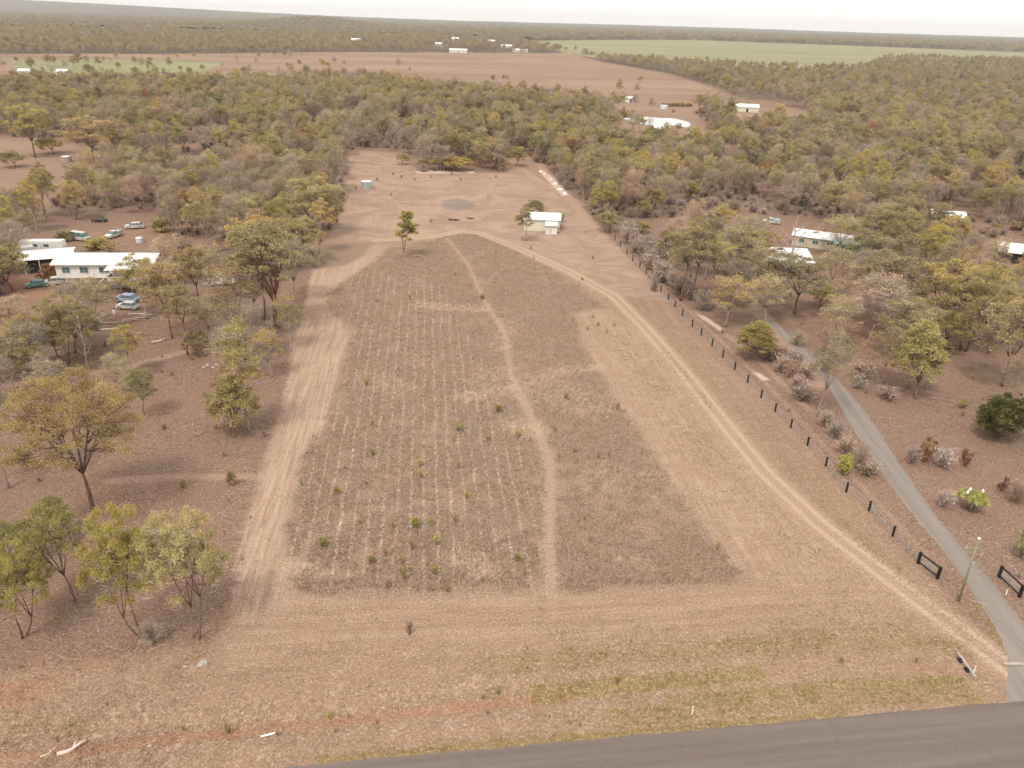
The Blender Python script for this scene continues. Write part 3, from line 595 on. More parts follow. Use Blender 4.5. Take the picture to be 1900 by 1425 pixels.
# ---------------------------------------------------------------- the trees one can name
occupied = []
def key(kind, px, py, ytop, wpx, label, rz=None):
    p = T.get(kind) or D.get(kind); x, y = G(px, py); H = height_to(px, py, ytop); occupied.append((x, y, wpx * mpp(px, py) * .5))
    bare = p['crown'] is None
    put(p, 'dead_tree' if bare else 'gum_tree', 'tree', label, x, y, H, wpx * mpp(px, py), rz)
NK = 0
for a in [
    ('broad1', 175, 950, 695, 240, 'large spreading gum with broad olive crown standing above the left corner thicket', 1.2),
    ('thin3', 18, 905, 620, 130, 'tall sparse gum with bare dark trunk at the left edge of the photo', None),
    ('round2', 140, 1115, 942, 125, 'small leaning gum left of the two bushy trees in the lower left thicket', None),
    ('round1', 262, 1180, 942, 135, 'bushy two-stemmed gum in the middle of the lower left thicket', None),
    ('round1', 362, 1185, 958, 150, 'rounded yellow-olive gum nearest the mown strip in the lower left thicket', 2.0),
    ('round1', 45, 1180, 1018, 120, 'low bushy gum cut by the left edge below the small leaning gum', None),
    ('tall3', 463, 800, 590, 85, 'slender pale-limbed gum rising behind the green bush beside the mown strip', None),
    ('cone', 435, 812, 705, 125, 'low dense green bushy tree at the foot of the slender gum beside the mown strip', None),
    ('orange', 425, 740, 695, 50, 'small rusty orange dying tree behind the green bushy tree', None),
    ('red', 515, 608, 410, 140, 'big gum with red-brown forked trunks next to the mown strip', None),
    ('tall1', 492, 596, 440, 80, 'gum with thin reddish trunk just left of the red-forked gum', None),
    ('broad2', 320, 628, 478, 95, 'gum with thick grey trunk and pale side limb above the log pile', None),
    ('tall1', 348, 658, 520, 60, 'thin leaning gum right of the thick grey-trunked gum', None),
    ('tall1', 370, 592, 452, 70, 'straight slender gum behind the leaning gum by the car-strewn yard', None),
    ('tall2', 274, 592, 478, 80, 'gum with curved orange-brown trunk at the right end of the highset house', None),
    ('thin3', 440, 640, 488, 110, 'sparse gum with pale spreading limbs in front of the parked caravan', None),
    ('dead2', 165, 690, 575, 45, 'dark bare stick-like tree between the log pile and the big spreading gum', None),
    ('thin1', 45, 640, 540, 110, 'scraggly gum below the red bank at the left edge, in front of the verandah shed', None),
    ('thin1', 105, 650, 555, 100, 'scraggly brownish gum left of the bare stick-like tree', None),
    ('round1', 60, 690, 590, 110, 'yellow-olive gum standing beside the dirt track at the left edge', None),
    ('round2', 140, 655, 570, 90, 'olive gum in front of the highset house steps', None),
    ('round2', 268, 770, 682, 62, 'small round-topped gum behind the right shoulder of the large spreading gum', None),
    ('bushy', 370, 662, 616, 48, 'little round green bush tree below the leaning gum', None),
    ('bushy', 25, 540, 455, 100, 'leafy green tree hiding the left end of the verandah shed', None),
    ('dead3', 20, 800, 655, 100, 'grey bare forked tree at the left edge beyond the large spreading gum', None),
    ('broad2', 66, 292, 192, 90, 'lone gum with dark trunk standing in the bare clearing at upper left', None),
    ('bushy', 30, 310, 280, 50, 'round bush at the left edge of the upper left clearing', None),
    ('bushy', 100, 285, 255, 50, 'round dark bush right of the lone gum in the upper left clearing', None),
    ('broad2', 175, 300, 215, 110, 'bright green flat-topped gum at the right side of the upper left clearing', None),
    ('broad2', 470, 500, 398, 120, 'olive gum behind the red-forked gum at the wood edge', None),
    ('broad2', 580, 440, 330, 120, 'broad gum overhanging the back left corner of the mown paddock', None),
    ('broad2', 560, 485, 400, 110, 'gum at the edge of the wood where the mown strip starts', None),
    ('lime', 743, 476, 382, 62, 'lone tall lime-green sapling in the middle of the paddock', None),
    ('tall3', 977, 447, 384, 42, 'thin grey-trunked tree in front of the left end of the white shed', None),
    ('bushy', 985, 402, 372, 36, 'dark rounded tree behind the left end of the white shed', None),
    ('tall1', 1262, 558, 412, 75, 'left of the two tall gums standing by the fence near the turning circle', None),
    ('tall1', 1282, 552, 420, 70, 'right of the two tall gums standing by the fence near the turning circle', None),
    ('tall2', 1318, 560, 440, 60, 'slender gum right of the two tall gums, left of the carport', None),
    ('thin3', 1345, 606, 512, 90, 'scraggly gum above the round bush beside the driveway head', None),
    ('cone', 1385, 668, 600, 92, 'dense round olive bush tree where the driveway begins', 1.0),
    ('broad2', 1475, 582, 470, 125, 'big dark-trunked gum in front of the carport', None),
    ('dead3', 1466, 500, 402, 80, 'dark bare-branched tree rising in front of the carport roof', None),
    ('bushy', 1520, 570, 530, 50, 'low olive bush tree beside the white water tank', None),
    ('thin3', 1515, 772, 605, 85, 'thin see-through sapling gum standing left of the driveway', None),
    ('cone', 1700, 740, 605, 118, 'dense olive conical tree alone on the bare right-hand yard', 2.2),
    ('broad2', 1650, 610, 470, 140, 'broad olive gum left of the right-hand yard grove', None),
    ('broad2', 1730, 625, 480, 130, 'middle gum of the right-hand yard grove', None),
    ('round1', 1790, 650, 500, 120, 'right gum of the right-hand yard grove with dark shade under it', None),
    ('thin2', 1610, 640, 500, 100, 'brown twiggy tree left of the right-hand yard grove', None),
    ('broad2', 1858, 716, 548, 120, 'gum with thick grey trunk near the right edge above the dark shrub', None),
    ('round2', 1745, 655, 580, 70, 'small gum tucked under the middle gum of the right-hand grove', None),
    ('thin3', 1560, 480, 400, 90, 'olive gum behind the green-roofed end of the long shed', None),
    ('round1', 1640, 470, 380, 110, 'bright olive gum right of the long shed', None),
    ('broad2', 1400, 520, 425, 110, 'gum overhanging the left end of the carport', None),
    ('round2', 1245, 500, 425, 50, 'small gum left of the two tall gums by the fence', None),
    ('bushy', 1130, 430, 392, 44, 'dark rounded bush tree at the top end of the boundary fence', None),
    ('round1', 1880, 640, 540, 90, 'olive gum at the right edge behind the thick grey-trunked gum', None),
    ('thin3', 545, 560, 440, 100, 'wispy gum overhanging the top of the mown strip', None), ('thin3', 400, 560, 450, 95, 'wispy gum in front of the pale caravan', None),
    ('thin1', 455, 660, 560, 80, 'wispy brownish gum between the caravan gum and the slender gum', None), ('thin3', 505, 700, 610, 70, 'wispy small gum right beside the mown strip below the red-forked gum', None),
    ('round2', 95, 1010, 930, 70, 'small olive gum above the small leaning gum at lower left', None),
    ('thin1', 310, 530, 440, 80, 'wispy gum right of the highset house roof', None), 
    ('thin3', 1350, 520, 420, 90, 'wispy gum between the tall fence gums and the carport', None), ('thin3', 1420, 600, 510, 80, 'wispy gum standing at the driveway head', None), ('thin3', 1535, 545, 455, 70, 'wispy gum right of the carport', None),
    ('thin3', 175, 612, 515, 85, 'wispy gum in front of the middle of the highset house', None), ('thin1', 120, 600, 520, 70, 'scraggly gum between the dusty white car and the highset house', None),
    ('thin3', 385, 640, 545, 75, 'wispy gum with pale trunk below the caravan gum', None),
    ('thin1', 420, 700, 600, 70, 'scraggly gum above the rusty orange dying tree', None),
    ('tall2', 245, 690, 600, 60, 'slim gum standing beside the dirt track bend', None),
    ('thin3', 540, 650, 545, 60, 'airy gum leaning toward the mown strip below the wood edge', None),
    ('thin1', 470, 590, 480, 85, 'brownish gum left of the thin reddish-trunked gum', None),
    ('thin3', 215, 735, 655, 60, 'airy gum behind the crown of the large spreading gum', None),
    ('thin1', 120, 760, 660, 80, 'scraggly gum behind the left side of the large spreading gum', None),
    ('thin3', 25, 730, 610, 90, 'airy gum at the left edge beside the dirt track', None),
    ('tall1', 75, 740, 640, 60, 'slim olive gum left of the large spreading gum crown', None),
    ('round2', 30, 1060, 975, 80, 'small olive gum at the left edge above the low bushy gum', None),
    ('thin3', 215, 1090, 985, 80, 'airy gum between the small leaning gum and the two-stemmed gum', None),
    ('thin1', 330, 560, 470, 70, 'brownish gum right of the highset house beside the faded blue car', None),
    ('tall1', 1300, 480, 400, 60, 'slim gum above the turning circle', None),
    ('thin3', 1380, 470, 400, 75, 'airy gum left of the carport roof end', None),
    ('tall3', 1600, 520, 430, 75, 'green gum between the hut and the right-hand grove', None),
    ('thin3', 1580, 590, 490, 85, 'airy gum on the left rim of the right-hand grove', None),
    ('broad2', 1680, 670, 560, 110, 'low broad gum behind the olive conical tree', None),
    ('thin3', 1640, 710, 610, 75, 'airy gum left of the olive conical tree', None),
    ('round2', 1830, 600, 490, 90, 'olive gum on the right rim of the right-hand grove', None),
    ('thin1', 1790, 590, 480, 90, 'brownish gum at the back of the right-hand grove', None),
    ('thin3', 1885, 770, 650, 70, 'airy gum at the right edge behind the big dark-green shrub', None),
    ('tall2', 1335, 450, 385, 55, 'slim yellowish gum left of the white utility', None),
    ('thin3', 1540, 640, 545, 75, 'airy gum between the white tank and the right-hand grove', None),
    ('dead1', 1515, 222, 180, 16, 'bleached white dead trunk standing above the far right woodland', None),
    ('dead1', 790, 290, 235, 26, 'pale dead tree in the woodland straight behind the paddock', None),
    ('dead1', 1660, 350, 318, 40, 'bare grey-white dead tree in the right-hand woodland behind the long shed', None),
    ('lime', 1745, 660, 630, 30, 'small pale yellow-green tree under the right-hand grove', None),
    ('bushy', 850, 318, 292, 58, 'rounded olive bush tree on the far edge of the paddock by the orange bank', None),
    ('bushy', 820, 314, 292, 44, 'left bush tree of the pair on the far edge of the paddock', None),
    ('bushy', 786, 312, 296, 24, 'small yellow-green bush tree at the far paddock edge', None),
    ('bushy', 958, 308, 272, 36, 'round tree between the two dirt tracks at the far end of the paddock', None),
    ('bushy', 745, 305, 285, 26, 'small bush tree at the far left corner of the paddock', None),
    ('bushy', 905, 312, 280, 40, 'olive bush tree left of the far dirt tracks', None),
]: key(*a); NK += 1
def kbush(kind, px, py, ytop, wpx, label, group=None, name='shrub', cat='shrub'):
    x, y = G(px, py); H = height_to(px, py, ytop); put(Bs[kind], name, cat, label, x, y, H, wpx * mpp(px, py), None, group, ('stem', 'foliage'))
for a in [
    ('dark', 1852, 812, 728, 125, 'big dark-green palm-like shrub at the right edge of the bare yard'),
    ('orange', 1714, 855, 812, 46, 'half orange, half green shrub right of the driveway'),
    ('limeb', 1563, 880, 842, 34, 'small bright green shrub against the fence beside the dry bushes'),
    ('dry', 1550, 812, 778, 40, 'uppermost of the three dry grey bushes left of the driveway'),
    ('dry', 1568, 840, 806, 44, 'middle one of the three dry grey bushes left of the driveway'),
    ('dry2', 1592, 868, 822, 42, 'lowest of the three dry bushes left of the driveway, behind the bright green shrub'),
    ('dry', 1748, 866, 826, 50, 'dry grey-brown bush right of the orange and green shrub'),
    ('dry', 1690, 860, 822, 34, 'small dry bush left of the orange and green shrub'),
    ('red', 1788, 864, 832, 22, 'red-leaved shrub above the yucca clump'), ('red', 1858, 910, 884, 22, 'red-leaved shrub to the right of the yucca clump'),
    ('pale', 1893, 1035, 982, 44, 'pale yellow-green shrub cut by the right edge beside the driveway'),
    ('dry2', 1880, 930, 895, 50, 'dry bush at the right edge below the red-leaved shrub'), ('dry', 1750, 940, 905, 40, 'dry bush left of the yucca clump'),
    ('dry', 1450, 690, 655, 42, 'grey dry bush nearest the driveway head'), ('dry', 1478, 725, 690, 40, 'grey dry bush left of the thin sapling gum'), ('dry', 1425, 665, 632, 40, 'grey dry bush beside the round olive bush tree'),
    ('dry', 1590, 720, 690, 36, 'grey dry bush right of the driveway top'), ('dry2', 1480, 640, 612, 44, 'dry brown bush above the driveway head'),
    ('dry', 1180, 468, 436, 40, 'topmost grey dry bush behind the boundary fence'), ('dry', 1205, 490, 455, 44, 'second grey dry bush down behind the boundary fence'), ('dry', 1228, 515, 478, 46, 'third grey dry bush down behind the boundary fence'), ('dry2', 1250, 535, 500, 40, 'fourth dry bush down behind the boundary fence'),
    ('green', 1192, 432, 410, 34, 'yellow-green shrub above the grey dry bushes behind the fence'), ('dry2', 1212, 540, 515, 24, 'low dry bush right at the boundary fence'), ('green', 1785, 757, 742, 18, 'small green shrub left of the big dark-green shrub'),
    ('green', 1003, 392, 376, 18, 'small lime shrub behind the white shed'), ('green', 1042, 412, 392, 14, 'shrub at the right end of the white shed'),
    ('dry2', 285, 1190, 1150, 60, 'heap of dry brush at the foot of the thicket trees'), ('green', 430, 900, 870, 24, 'yellow-green weedy shrub left of the mown strip'),
    ('green', 340, 905, 890, 16, 'tiny green shrub in the rough grass left of the mown strip'), ('green', 180, 462, 440, 60, 'leafy shrub patch behind the highset house'), ('weed2', 205, 470, 452, 44, 'bright green garden patch by the rear vehicles'),
    ('green', 120, 448, 425, 40, 'shrub behind the white caravan roofs'), ('green', 300, 430, 402, 50, 'shrub right of the parked cars'), ('dry2', 340, 470, 440, 60, 'dry bush right of the highset house'),
    ('orange', 90, 520, 490, 60, 'rusty shrub in front of the verandah shed'), ('green', 170, 560, 520, 40, 'olive shrub at the house steps'), ('green', 50, 870, 825, 40, 'low green shrub behind the tall sparse gum at the left edge'),
    ('green', 1860, 600, 560, 50, 'olive shrub below the roof at the right edge'), ('weed3', 760, 1178, 1152, 18, 'lone small seedling on the mown strip in front'),
]: kbush(*a)

FS = [(1168, 452), (1192, 476), (1216, 500), (1238, 524), (1262, 546), (1160, 440), (1205, 462), (1228, 486), (1278, 556), (1300, 575), (1440, 670), (1462, 700), (1490, 742), (1415, 650), (1500, 700), (1530, 790), (1610, 880), (1640, 740), (1600, 700), (1535, 690), (1470, 680)]
for px, py in FS: kbush(random.choice(('dry', 'dry2', 'dry')), px + random.uniform(-6, 6), py, py - random.uniform(26, 38), random.uniform(36, 56), 'grey-brown leafless shrub in the straggling belt between boundary fence and driveway', 'leafless shrubs between fence and driveway')
for q in range(13): kbush('green', 1232 + q * 6 if q < 9 else 1362 + (q - 9) * 12, 197.5, 190, 13, 'clipped dark green hedge shrub in the row beyond the dam', 'hedge shrubs in a row beyond the dam')
# yucca clump: several pale stems with spiky heads
def yucca():
    x, y = G(1798, 945); t = thing('yucca_clump', 'clump of pale-stemmed yuccas with spiky yellow-green heads and white flowers', 'yucca', (x, y, 0))
    hd = MB(); st = MB(); wp = plain('white_petals', (.8, .78, .68), .6, .1)
    for i in range(11):
        a = i * 2.4; r = .25 + .17 * i ** .8; bx_, by_ = math.cos(a) * r * .5, math.sin(a) * r * .5; tx, ty = math.cos(a) * r * 1.15, math.sin(a) * r * 1.15; h = 2.1 - r * .35
        st.tube([(bx_, by_, 0), ((bx_ + tx) / 2, (by_ + ty) / 2, h * .5), (tx, ty, h)], [.10, .08, .07], 6)
        for _ in range(60):
            d = Vector(rng.normal(size=3)); d.z = abs(d.z) * .9 - .2; d.normalize(); s = d.orthogonal().normalized() * .045; c = Vector((tx, ty, h))
            hd.add([c - s, c + s, c + d * .45 + s * .8, c + d * .75 + Vector((0, 0, -.1)), c + d * .45 - s * .8], [(0, 1, 2, 3, 4)])
        if i in (1, 4, 8): MB().tube([(tx, ty, h + .1), (tx, ty, h + .45), (tx, ty, h + .62), (tx, ty, h + .8)], [.05, .16, .15, .03], 8).obj('flower', wp, t, True)
    st.obj('stems', BARK['grey'], t, True); hd.obj('spiky_heads', plain('yucca_leaves', (.44, .43, .13), .6, .4, 2), t)
yucca()

# ---------------------------------------------------------------- small weeds one can count, in the paddock and the verge
WEEDS_PADDOCK = [(600, 1015, 18), (690, 790, 12), (692, 845, 14), (850, 800, 20), (842, 820, 12), (905, 818, 12), (960, 812, 16), (625, 915, 12), (780, 865, 14), (780, 885, 14), (850, 870, 14), (865, 925, 14),
    (668, 972, 12), (730, 980, 16), (770, 978, 18), (800, 975, 16), (845, 970, 14), (715, 1030, 14), (745, 1045, 16), (765, 1020, 18), (810, 1010, 18), (690, 1045, 14), (750, 1075, 20), (805, 1065, 18), (830, 1098, 16),
    (720, 1092, 16), (760, 1060, 12), (895, 1080, 12), (960, 1040, 12), (1000, 1130, 6), (1085, 965, 10), (1110, 850, 10), (1036, 848, 10), (1065, 840, 10), (1130, 848, 10), (925, 765, 14), (1030, 800, 10), (1145, 760, 14),
    (1050, 740, 12), (680, 715, 16), (760, 555, 8), (845, 510, 8), (895, 555, 10), (1330, 1020, 16), (1090, 612, 8), (1110, 605, 8), (1125, 618, 8), (1140, 605, 6), (1100, 590, 6), (1080, 520, 6), (990, 480, 5), (700, 560, 7), (680, 900, 8), (560, 900, 8), (640, 870, 8), (940, 900, 8)]
WEEDS_VERGE = [(610, 1328, 14), (645, 1326, 10), (423, 1358, 20), (105, 1370, 12), (130, 1345, 10), (515, 1365, 10), (700, 1340, 8), (925, 1285, 16), (895, 1290, 8), (1145, 1265, 16), (1058, 1205, 8), (978, 1205, 7), (1560, 1230, 12), (1350, 1190, 6),
    (622, 1358, 9), (905, 1325, 10), (340, 1350, 12), (1260, 1330, 8), (60, 1300, 8), (200, 1310, 8), (1170, 1190, 5), (1700, 1230, 10), (1655, 1160, 6), (1430, 1290, 6)]
def region(px, py):
    a = 'left' if px < 700 else 'centre-left' if px < 850 else 'centre' if px < 1000 else 'right'
    b = 'front' if py > 1000 else 'middle' if py > 750 else 'back'
    return a, b
for i, (px, py, h) in enumerate(WEEDS_PADDOCK):
    k_ = ('weed', 'weed2', 'weed')[i % 3] if i % 7 else 'limeb'; a, b = region(px, py)
    col = {'weed': 'yellow-green', 'weed2': 'dull green', 'limeb': 'bright lime'}[k_]
    kbush(k_, px, py, py - h, h * 1.05, f'{col} weed sprig in the unmown grass, {b} {a} part of the paddock', 'green weeds dotted over the unmown paddock', 'weed', 'weed')
for i, (px, py, h) in enumerate(WEEDS_VERGE):
    k_ = ('weed', 'weed2')[i % 2]; side = 'left' if px < 500 else 'middle' if px < 1000 else 'right'
    kbush(k_, px, py, py - h, h * 1.1, f"{'yellow-green' if i % 2 == 0 else 'deep green'} weed tuft on the {side} stretch of road verge", 'green weeds on the road verge', 'weed', 'weed')
SPECKS = [(660, 350), (700, 335), (730, 325), (770, 335), (800, 412), (725, 363), (745, 330), (855, 335), (920, 330), (1100, 480), (920, 470), (985, 462), (800, 330), (838, 325)]
for px, py in SPECKS: kbush('weed3', px, py, py - 6, 7, 'small brown dry weed on the bare ground at the back of the paddock', 'brown weeds at the back of the paddock', 'weed', 'weed')

# ---------------------------------------------------------------- the woodland: 300 biggest-looking trees one by one, the rest as one body of trees
HAMLET = [G(*p) for p in ((815, 86), (844, 76), (912, 80), (940, 89), (660, 78))]
def forest_ok(x, y):
    ok = ~(inside(x, y, BLOCK) | inside(x, y, LEFT_OPEN) | inside(x, y, LEFT_YARD) | inside(x, y, RIGHT_OPEN) | inside(x, y, BROWN_F) | inside(x, y, GREEN_F) | inside(x, y, GREEN_F2) | inside(x, y, PALE_F))
    for p in CLEAR: ok &= ~inside(x, y, p)
    d = (x - ra[0]) * rn[0] + (y - ra[1]) * rn[1]
    for hx_, hy_ in HAMLET: ok &= ~((np.abs(x * hy_ / np.maximum(y, 1) - hx_) < 22) & (y > hy_ * .88) & (y < hy_ + 15))
    return ok & ~((d < 14) & (d > -22))
def scatter(x0, x1, y0, y1, sp):
    gx, gy = np.meshgrid(np.arange(x0, x1, sp), np.arange(y0, y1, sp)); gx = gx + rng.uniform(-.48, .48, gx.shape) * sp; gy = gy + rng.uniform(-.48, .48, gy.shape) * sp
    return gx.ravel(), gy.ravel()
def vnoise(x, y, s, seed):
    """smooth value noise"""
    r_ = np.random.default_rng(seed); g = r_.random((64, 64)); u = x / s; v = y / s
    i = np.floor(u).astype(int); j = np.floor(v).astype(int); fu = u - i; fv = v - j; fu = fu * fu * (3 - 2 * fu); fv = fv * fv * (3 - 2 * fv)
    a = g[i % 64, j % 64]; b = g[(i + 1) % 64, j % 64]; c = g[i % 64, (j + 1) % 64]; d = g[(i + 1) % 64, (j + 1) % 64]
    return (a * (1 - fu) + b * fu) * (1 - fv) + (c * (1 - fu) + d * fu) * fv
x, y = scatter(-420, 480, 60, 620, 6.0)
shd = poly((1712, 398), (1798, 392), (1820, 440), (1700, 446))
gv_ = inside(x, y, GROVES[0]) | inside(x, y, GROVES[1]) | inside(x, y, GROVES[2]) | inside(x, y, GROVES[3])
m = (forest_ok(x, y) | (gv_ & (rng.random(len(x)) < .75))) & (vnoise(x, y, 17, 5) > .26) & ~inside(x, y, shd) & (np.hypot(x, y) < 620)
x, y = x[m], y[m]
ox = np.array(occupied)
dmin = np.min(np.hypot(x[:, None] - ox[:, 0], y[:, None] - ox[:, 1]) - ox[:, 2] * .5, axis=1)
x, y = x[dmin > .8], y[dmin > .8]
names = ['tall1', 'tall2', 'tall3', 'thin1', 'thin2', 'thin3', 'broad2', 'round1', 'round2', 'orange', 'bushy']
base_w = np.array([.11, .12, .06, .20, .19, .18, .05, .05, .03, .012, .02]); base_w /= base_w.sum()
ki = rng.choice(len(names), len(x), p=base_w)
# patches where bare brown trees or greener ones gather
br = vnoise(x, y, 45, 9); sw = (br > .62) & (rng.random(len(x)) < .6); ki[sw] = rng.choice([3, 4, 5], sw.sum())
gr_ = vnoise(x, y, 38, 12); sw = (gr_ > .72) & (rng.random(len(x)) < .6); ki[sw] = rng.choice([2, 6, 7, 8], sw.sum())
Hs = np.array([T[n]['H'] for n in names])[ki] * rng.uniform(.62, .98, len(x)) * (.8 + .3 * vnoise(x, y, 30, 3))
PX, PY = P(x, y, 6.0); vis = (PX > -40) & (PX < 1940) & (PY > 0) & (PY < 1500)
size = np.where(vis, Hs / np.hypot(x, y), 0)
order = np.argsort(-size); N_IND = 300 - NK
ind = set(order[:N_IND].tolist())
LM = [((125, 292), 'the tank in the upper left clearing'), ((250, 415), 'the cars behind the highset house'), ((160, 460), 'the highset house'), ((340, 380), 'the middle of the left woodland'),
      ((500, 440), 'the red-forked gum'), ((600, 400), 'the back left paddock edge'), ((681, 341), 'the corrugated water tank'), ((745, 285), 'the far left paddock corner'), ((850, 305), 'the orange bank behind the paddock'),
      ((958, 290), 'the two far dirt tracks'), ((1210, 225), 'the pale dam'), ((1075, 340), 'the pale gravel strip'), ((1130, 400), 'the top end of the fence'), ((1250, 400), 'the two tall fence gums'), ((1430, 405), 'the utility on the right'),
      ((1530, 430), 'the long shed'), ((1660, 340), 'the bare white tree on the right'), ((1755, 400), 'the curved white roof'), ((1880, 465), 'the house cut by the right edge'), ((1800, 300), 'the far right woodland'), ((40, 400), 'the left edge of the photo'), ((1880, 380), 'the right edge of the photo')]
def where(px, py):
    i = int(np.argmin([math.hypot(px - a[0], (py - a[1]) * 1.6) for a, _ in LM])); (ax, ay), n = LM[i]
    dx, dy = px - ax, (py - ay) * 1.6
    if abs(dx) + abs(dy) < 22: return 'beside', n
    if abs(dx) > abs(dy): return ('left of' if dx < 0 else 'right of'), n
    return ('beyond' if dy < 0 else 'in front of'), n
for i in sorted(ind):
    n = names[ki[i]]; p = T[n]; px, py = P(x[i], y[i], 0); rel, lm = where(float(px), float(py))
    sz = 'tall' if Hs[i] > 12 else 'low' if Hs[i] < 8.5 else 'mid-sized'
    put(p, 'gum_tree', 'tree', f"{sz} {p['word']} gum {rel} {lm}", float(x[i]), float(y[i]), float(Hs[i]), None, None, 'gum trees of the surrounding bushland')
# the rest
RX = [x[[i for i in range(len(x)) if i not in ind]]]; RY = [y[[i for i in range(len(x)) if i not in ind]]]; RK = [ki[[i for i in range(len(x)) if i not in ind]]]; RS = [(Hs / np.array([T[n]['H'] for n in names])[ki])[[i for i in range(len(x)) if i not in ind]]]
def far(r0, r1, sp, scl, thr=.2):
    a, b = scatter(-r1 * .85, r1 * .85, r0 * .6, r1, sp)
    m = forest_ok(a, b) & (np.hypot(a, b) >= r0) & (np.hypot(a, b) < r1) & (np.abs(np.arctan2(a, b)) < R(43)) & (vnoise(a, b, 60, 15) > thr); a, b = a[m], b[m]
    RX.append(a); RY.append(b); RK.append(rng.choice(len(names), len(a), p=base_w)); RS.append(scl * rng.uniform(.6, 1.0, len(a)))
far(620, 1300, 9.5, .85); far(1300, 2500, 13, 1.0, .1); far(2500, 4800, 24, 1.25, .05)
# loose trees on the fringe of the far paddocks
LOOSE = [(8, 125), (100, 100), (145, 122), (165, 124), (205, 118), (250, 125), (278, 128), (280, 118), (305, 103), (330, 108), (360, 108), (385, 108), (410, 100), (425, 104), (440, 120), (475, 124), (480, 106), (510, 106), (527, 106), (540, 110), (560, 108), (555, 125), (595, 118), (610, 126), (620, 124), (640, 122),
         (914, 155), (935, 154), (942, 155), (1188, 153), (1255, 154), (1285, 148), (1310, 158), (1330, 160), (1348, 162), (1372, 172), (1395, 176), (1410, 175), (740, 130), (760, 132), (1180, 178), (1150, 182)]
LOOSE += [(random.uniform(0, 640), random.triangular(103, 154, 148)) for _ in range(60)]
LOOSE += [(1150, 246), (1172, 240), (1188, 246), (1206, 250), (1228, 252), (1256, 249), (1172, 252), (1200, 262), (1235, 268), (1270, 270), (1308, 256), (1322, 244), (1140, 238), (1345, 214), (1350, 228), (1335, 236), (1440, 232), (1470, 228), (1500, 236), (1398, 236), (1130, 226), (1190, 274), (1290, 276)]
lx, ly = np.array([G(*p) for p in LOOSE]).T
RX.append(lx); RY.append(ly); RK.append(rng.choice([0, 3, 5, 6, 7, 8, 10], len(lx))); RS.append(rng.uniform(.35, .95, len(lx)))
# side and rear bushland outside the frame, for other viewpoints
a, b = scatter(-520, 560, -260, 260, 9.0); m = (forest_ok(a, b)) & (np.hypot(a, b) > 30); PXa, PYa = P(a, b, 8.0); m &= ~((PXa > -60) & (PXa < 1960) & (PYa > 0) & (PYa < 1560)); a, b = a[m], b[m]
m2 = (np.abs(a) > 60) | (b < -30); a, b = a[m2], b[m2]; RX.append(a); RY.append(b); RK.append(rng.choice(len(names), len(a), p=base_w)); RS.append(rng.uniform(.6, .95, len(a)))
def join_proto(p, name):
    """trunk and crown of one kind as one mesh, for the body of far trees"""
    out = []
    for me in (p['trunk'], p['crown']):
        if me is None: continue
        nv = len(me.vertices); co = np.empty(nv * 3, np.float32); me.vertices.foreach_get('co', co)
        fs = [tuple(q.vertices) for q in me.polygons]; mi = [q.material_index for q in me.polygons]
        vv = np.full(nv, .5, np.float32)
        if 'v' in me.attributes: me.attributes['v'].data.foreach_get('value', vv)
        out.append((co.reshape(-1, 3), fs, mi, vv, [m_ for m_ in me.materials]))
    V = np.concatenate([o[0] for o in out]); Fs = []; MI = []; mats = []; off = 0
    for co, fs, mi, vv, ms in out:
        Fs += [tuple(i + off for i in f) for f in fs]; MI += [i + len(mats) for i in mi]; mats += ms; off += len(co)
    me = bpy.data.meshes.new(name); me.from_pydata(V.tolist(), [], Fs)
    for m_ in mats: me.materials.append(m_)
    me.polygons.foreach_set('material_index', MI); at = me.attributes.new('v', 'FLOAT', 'POINT'); at.data.foreach_set('value', np.concatenate([o[3] for o in out])); me.update()
    return bpy.data.objects.new(name, me)
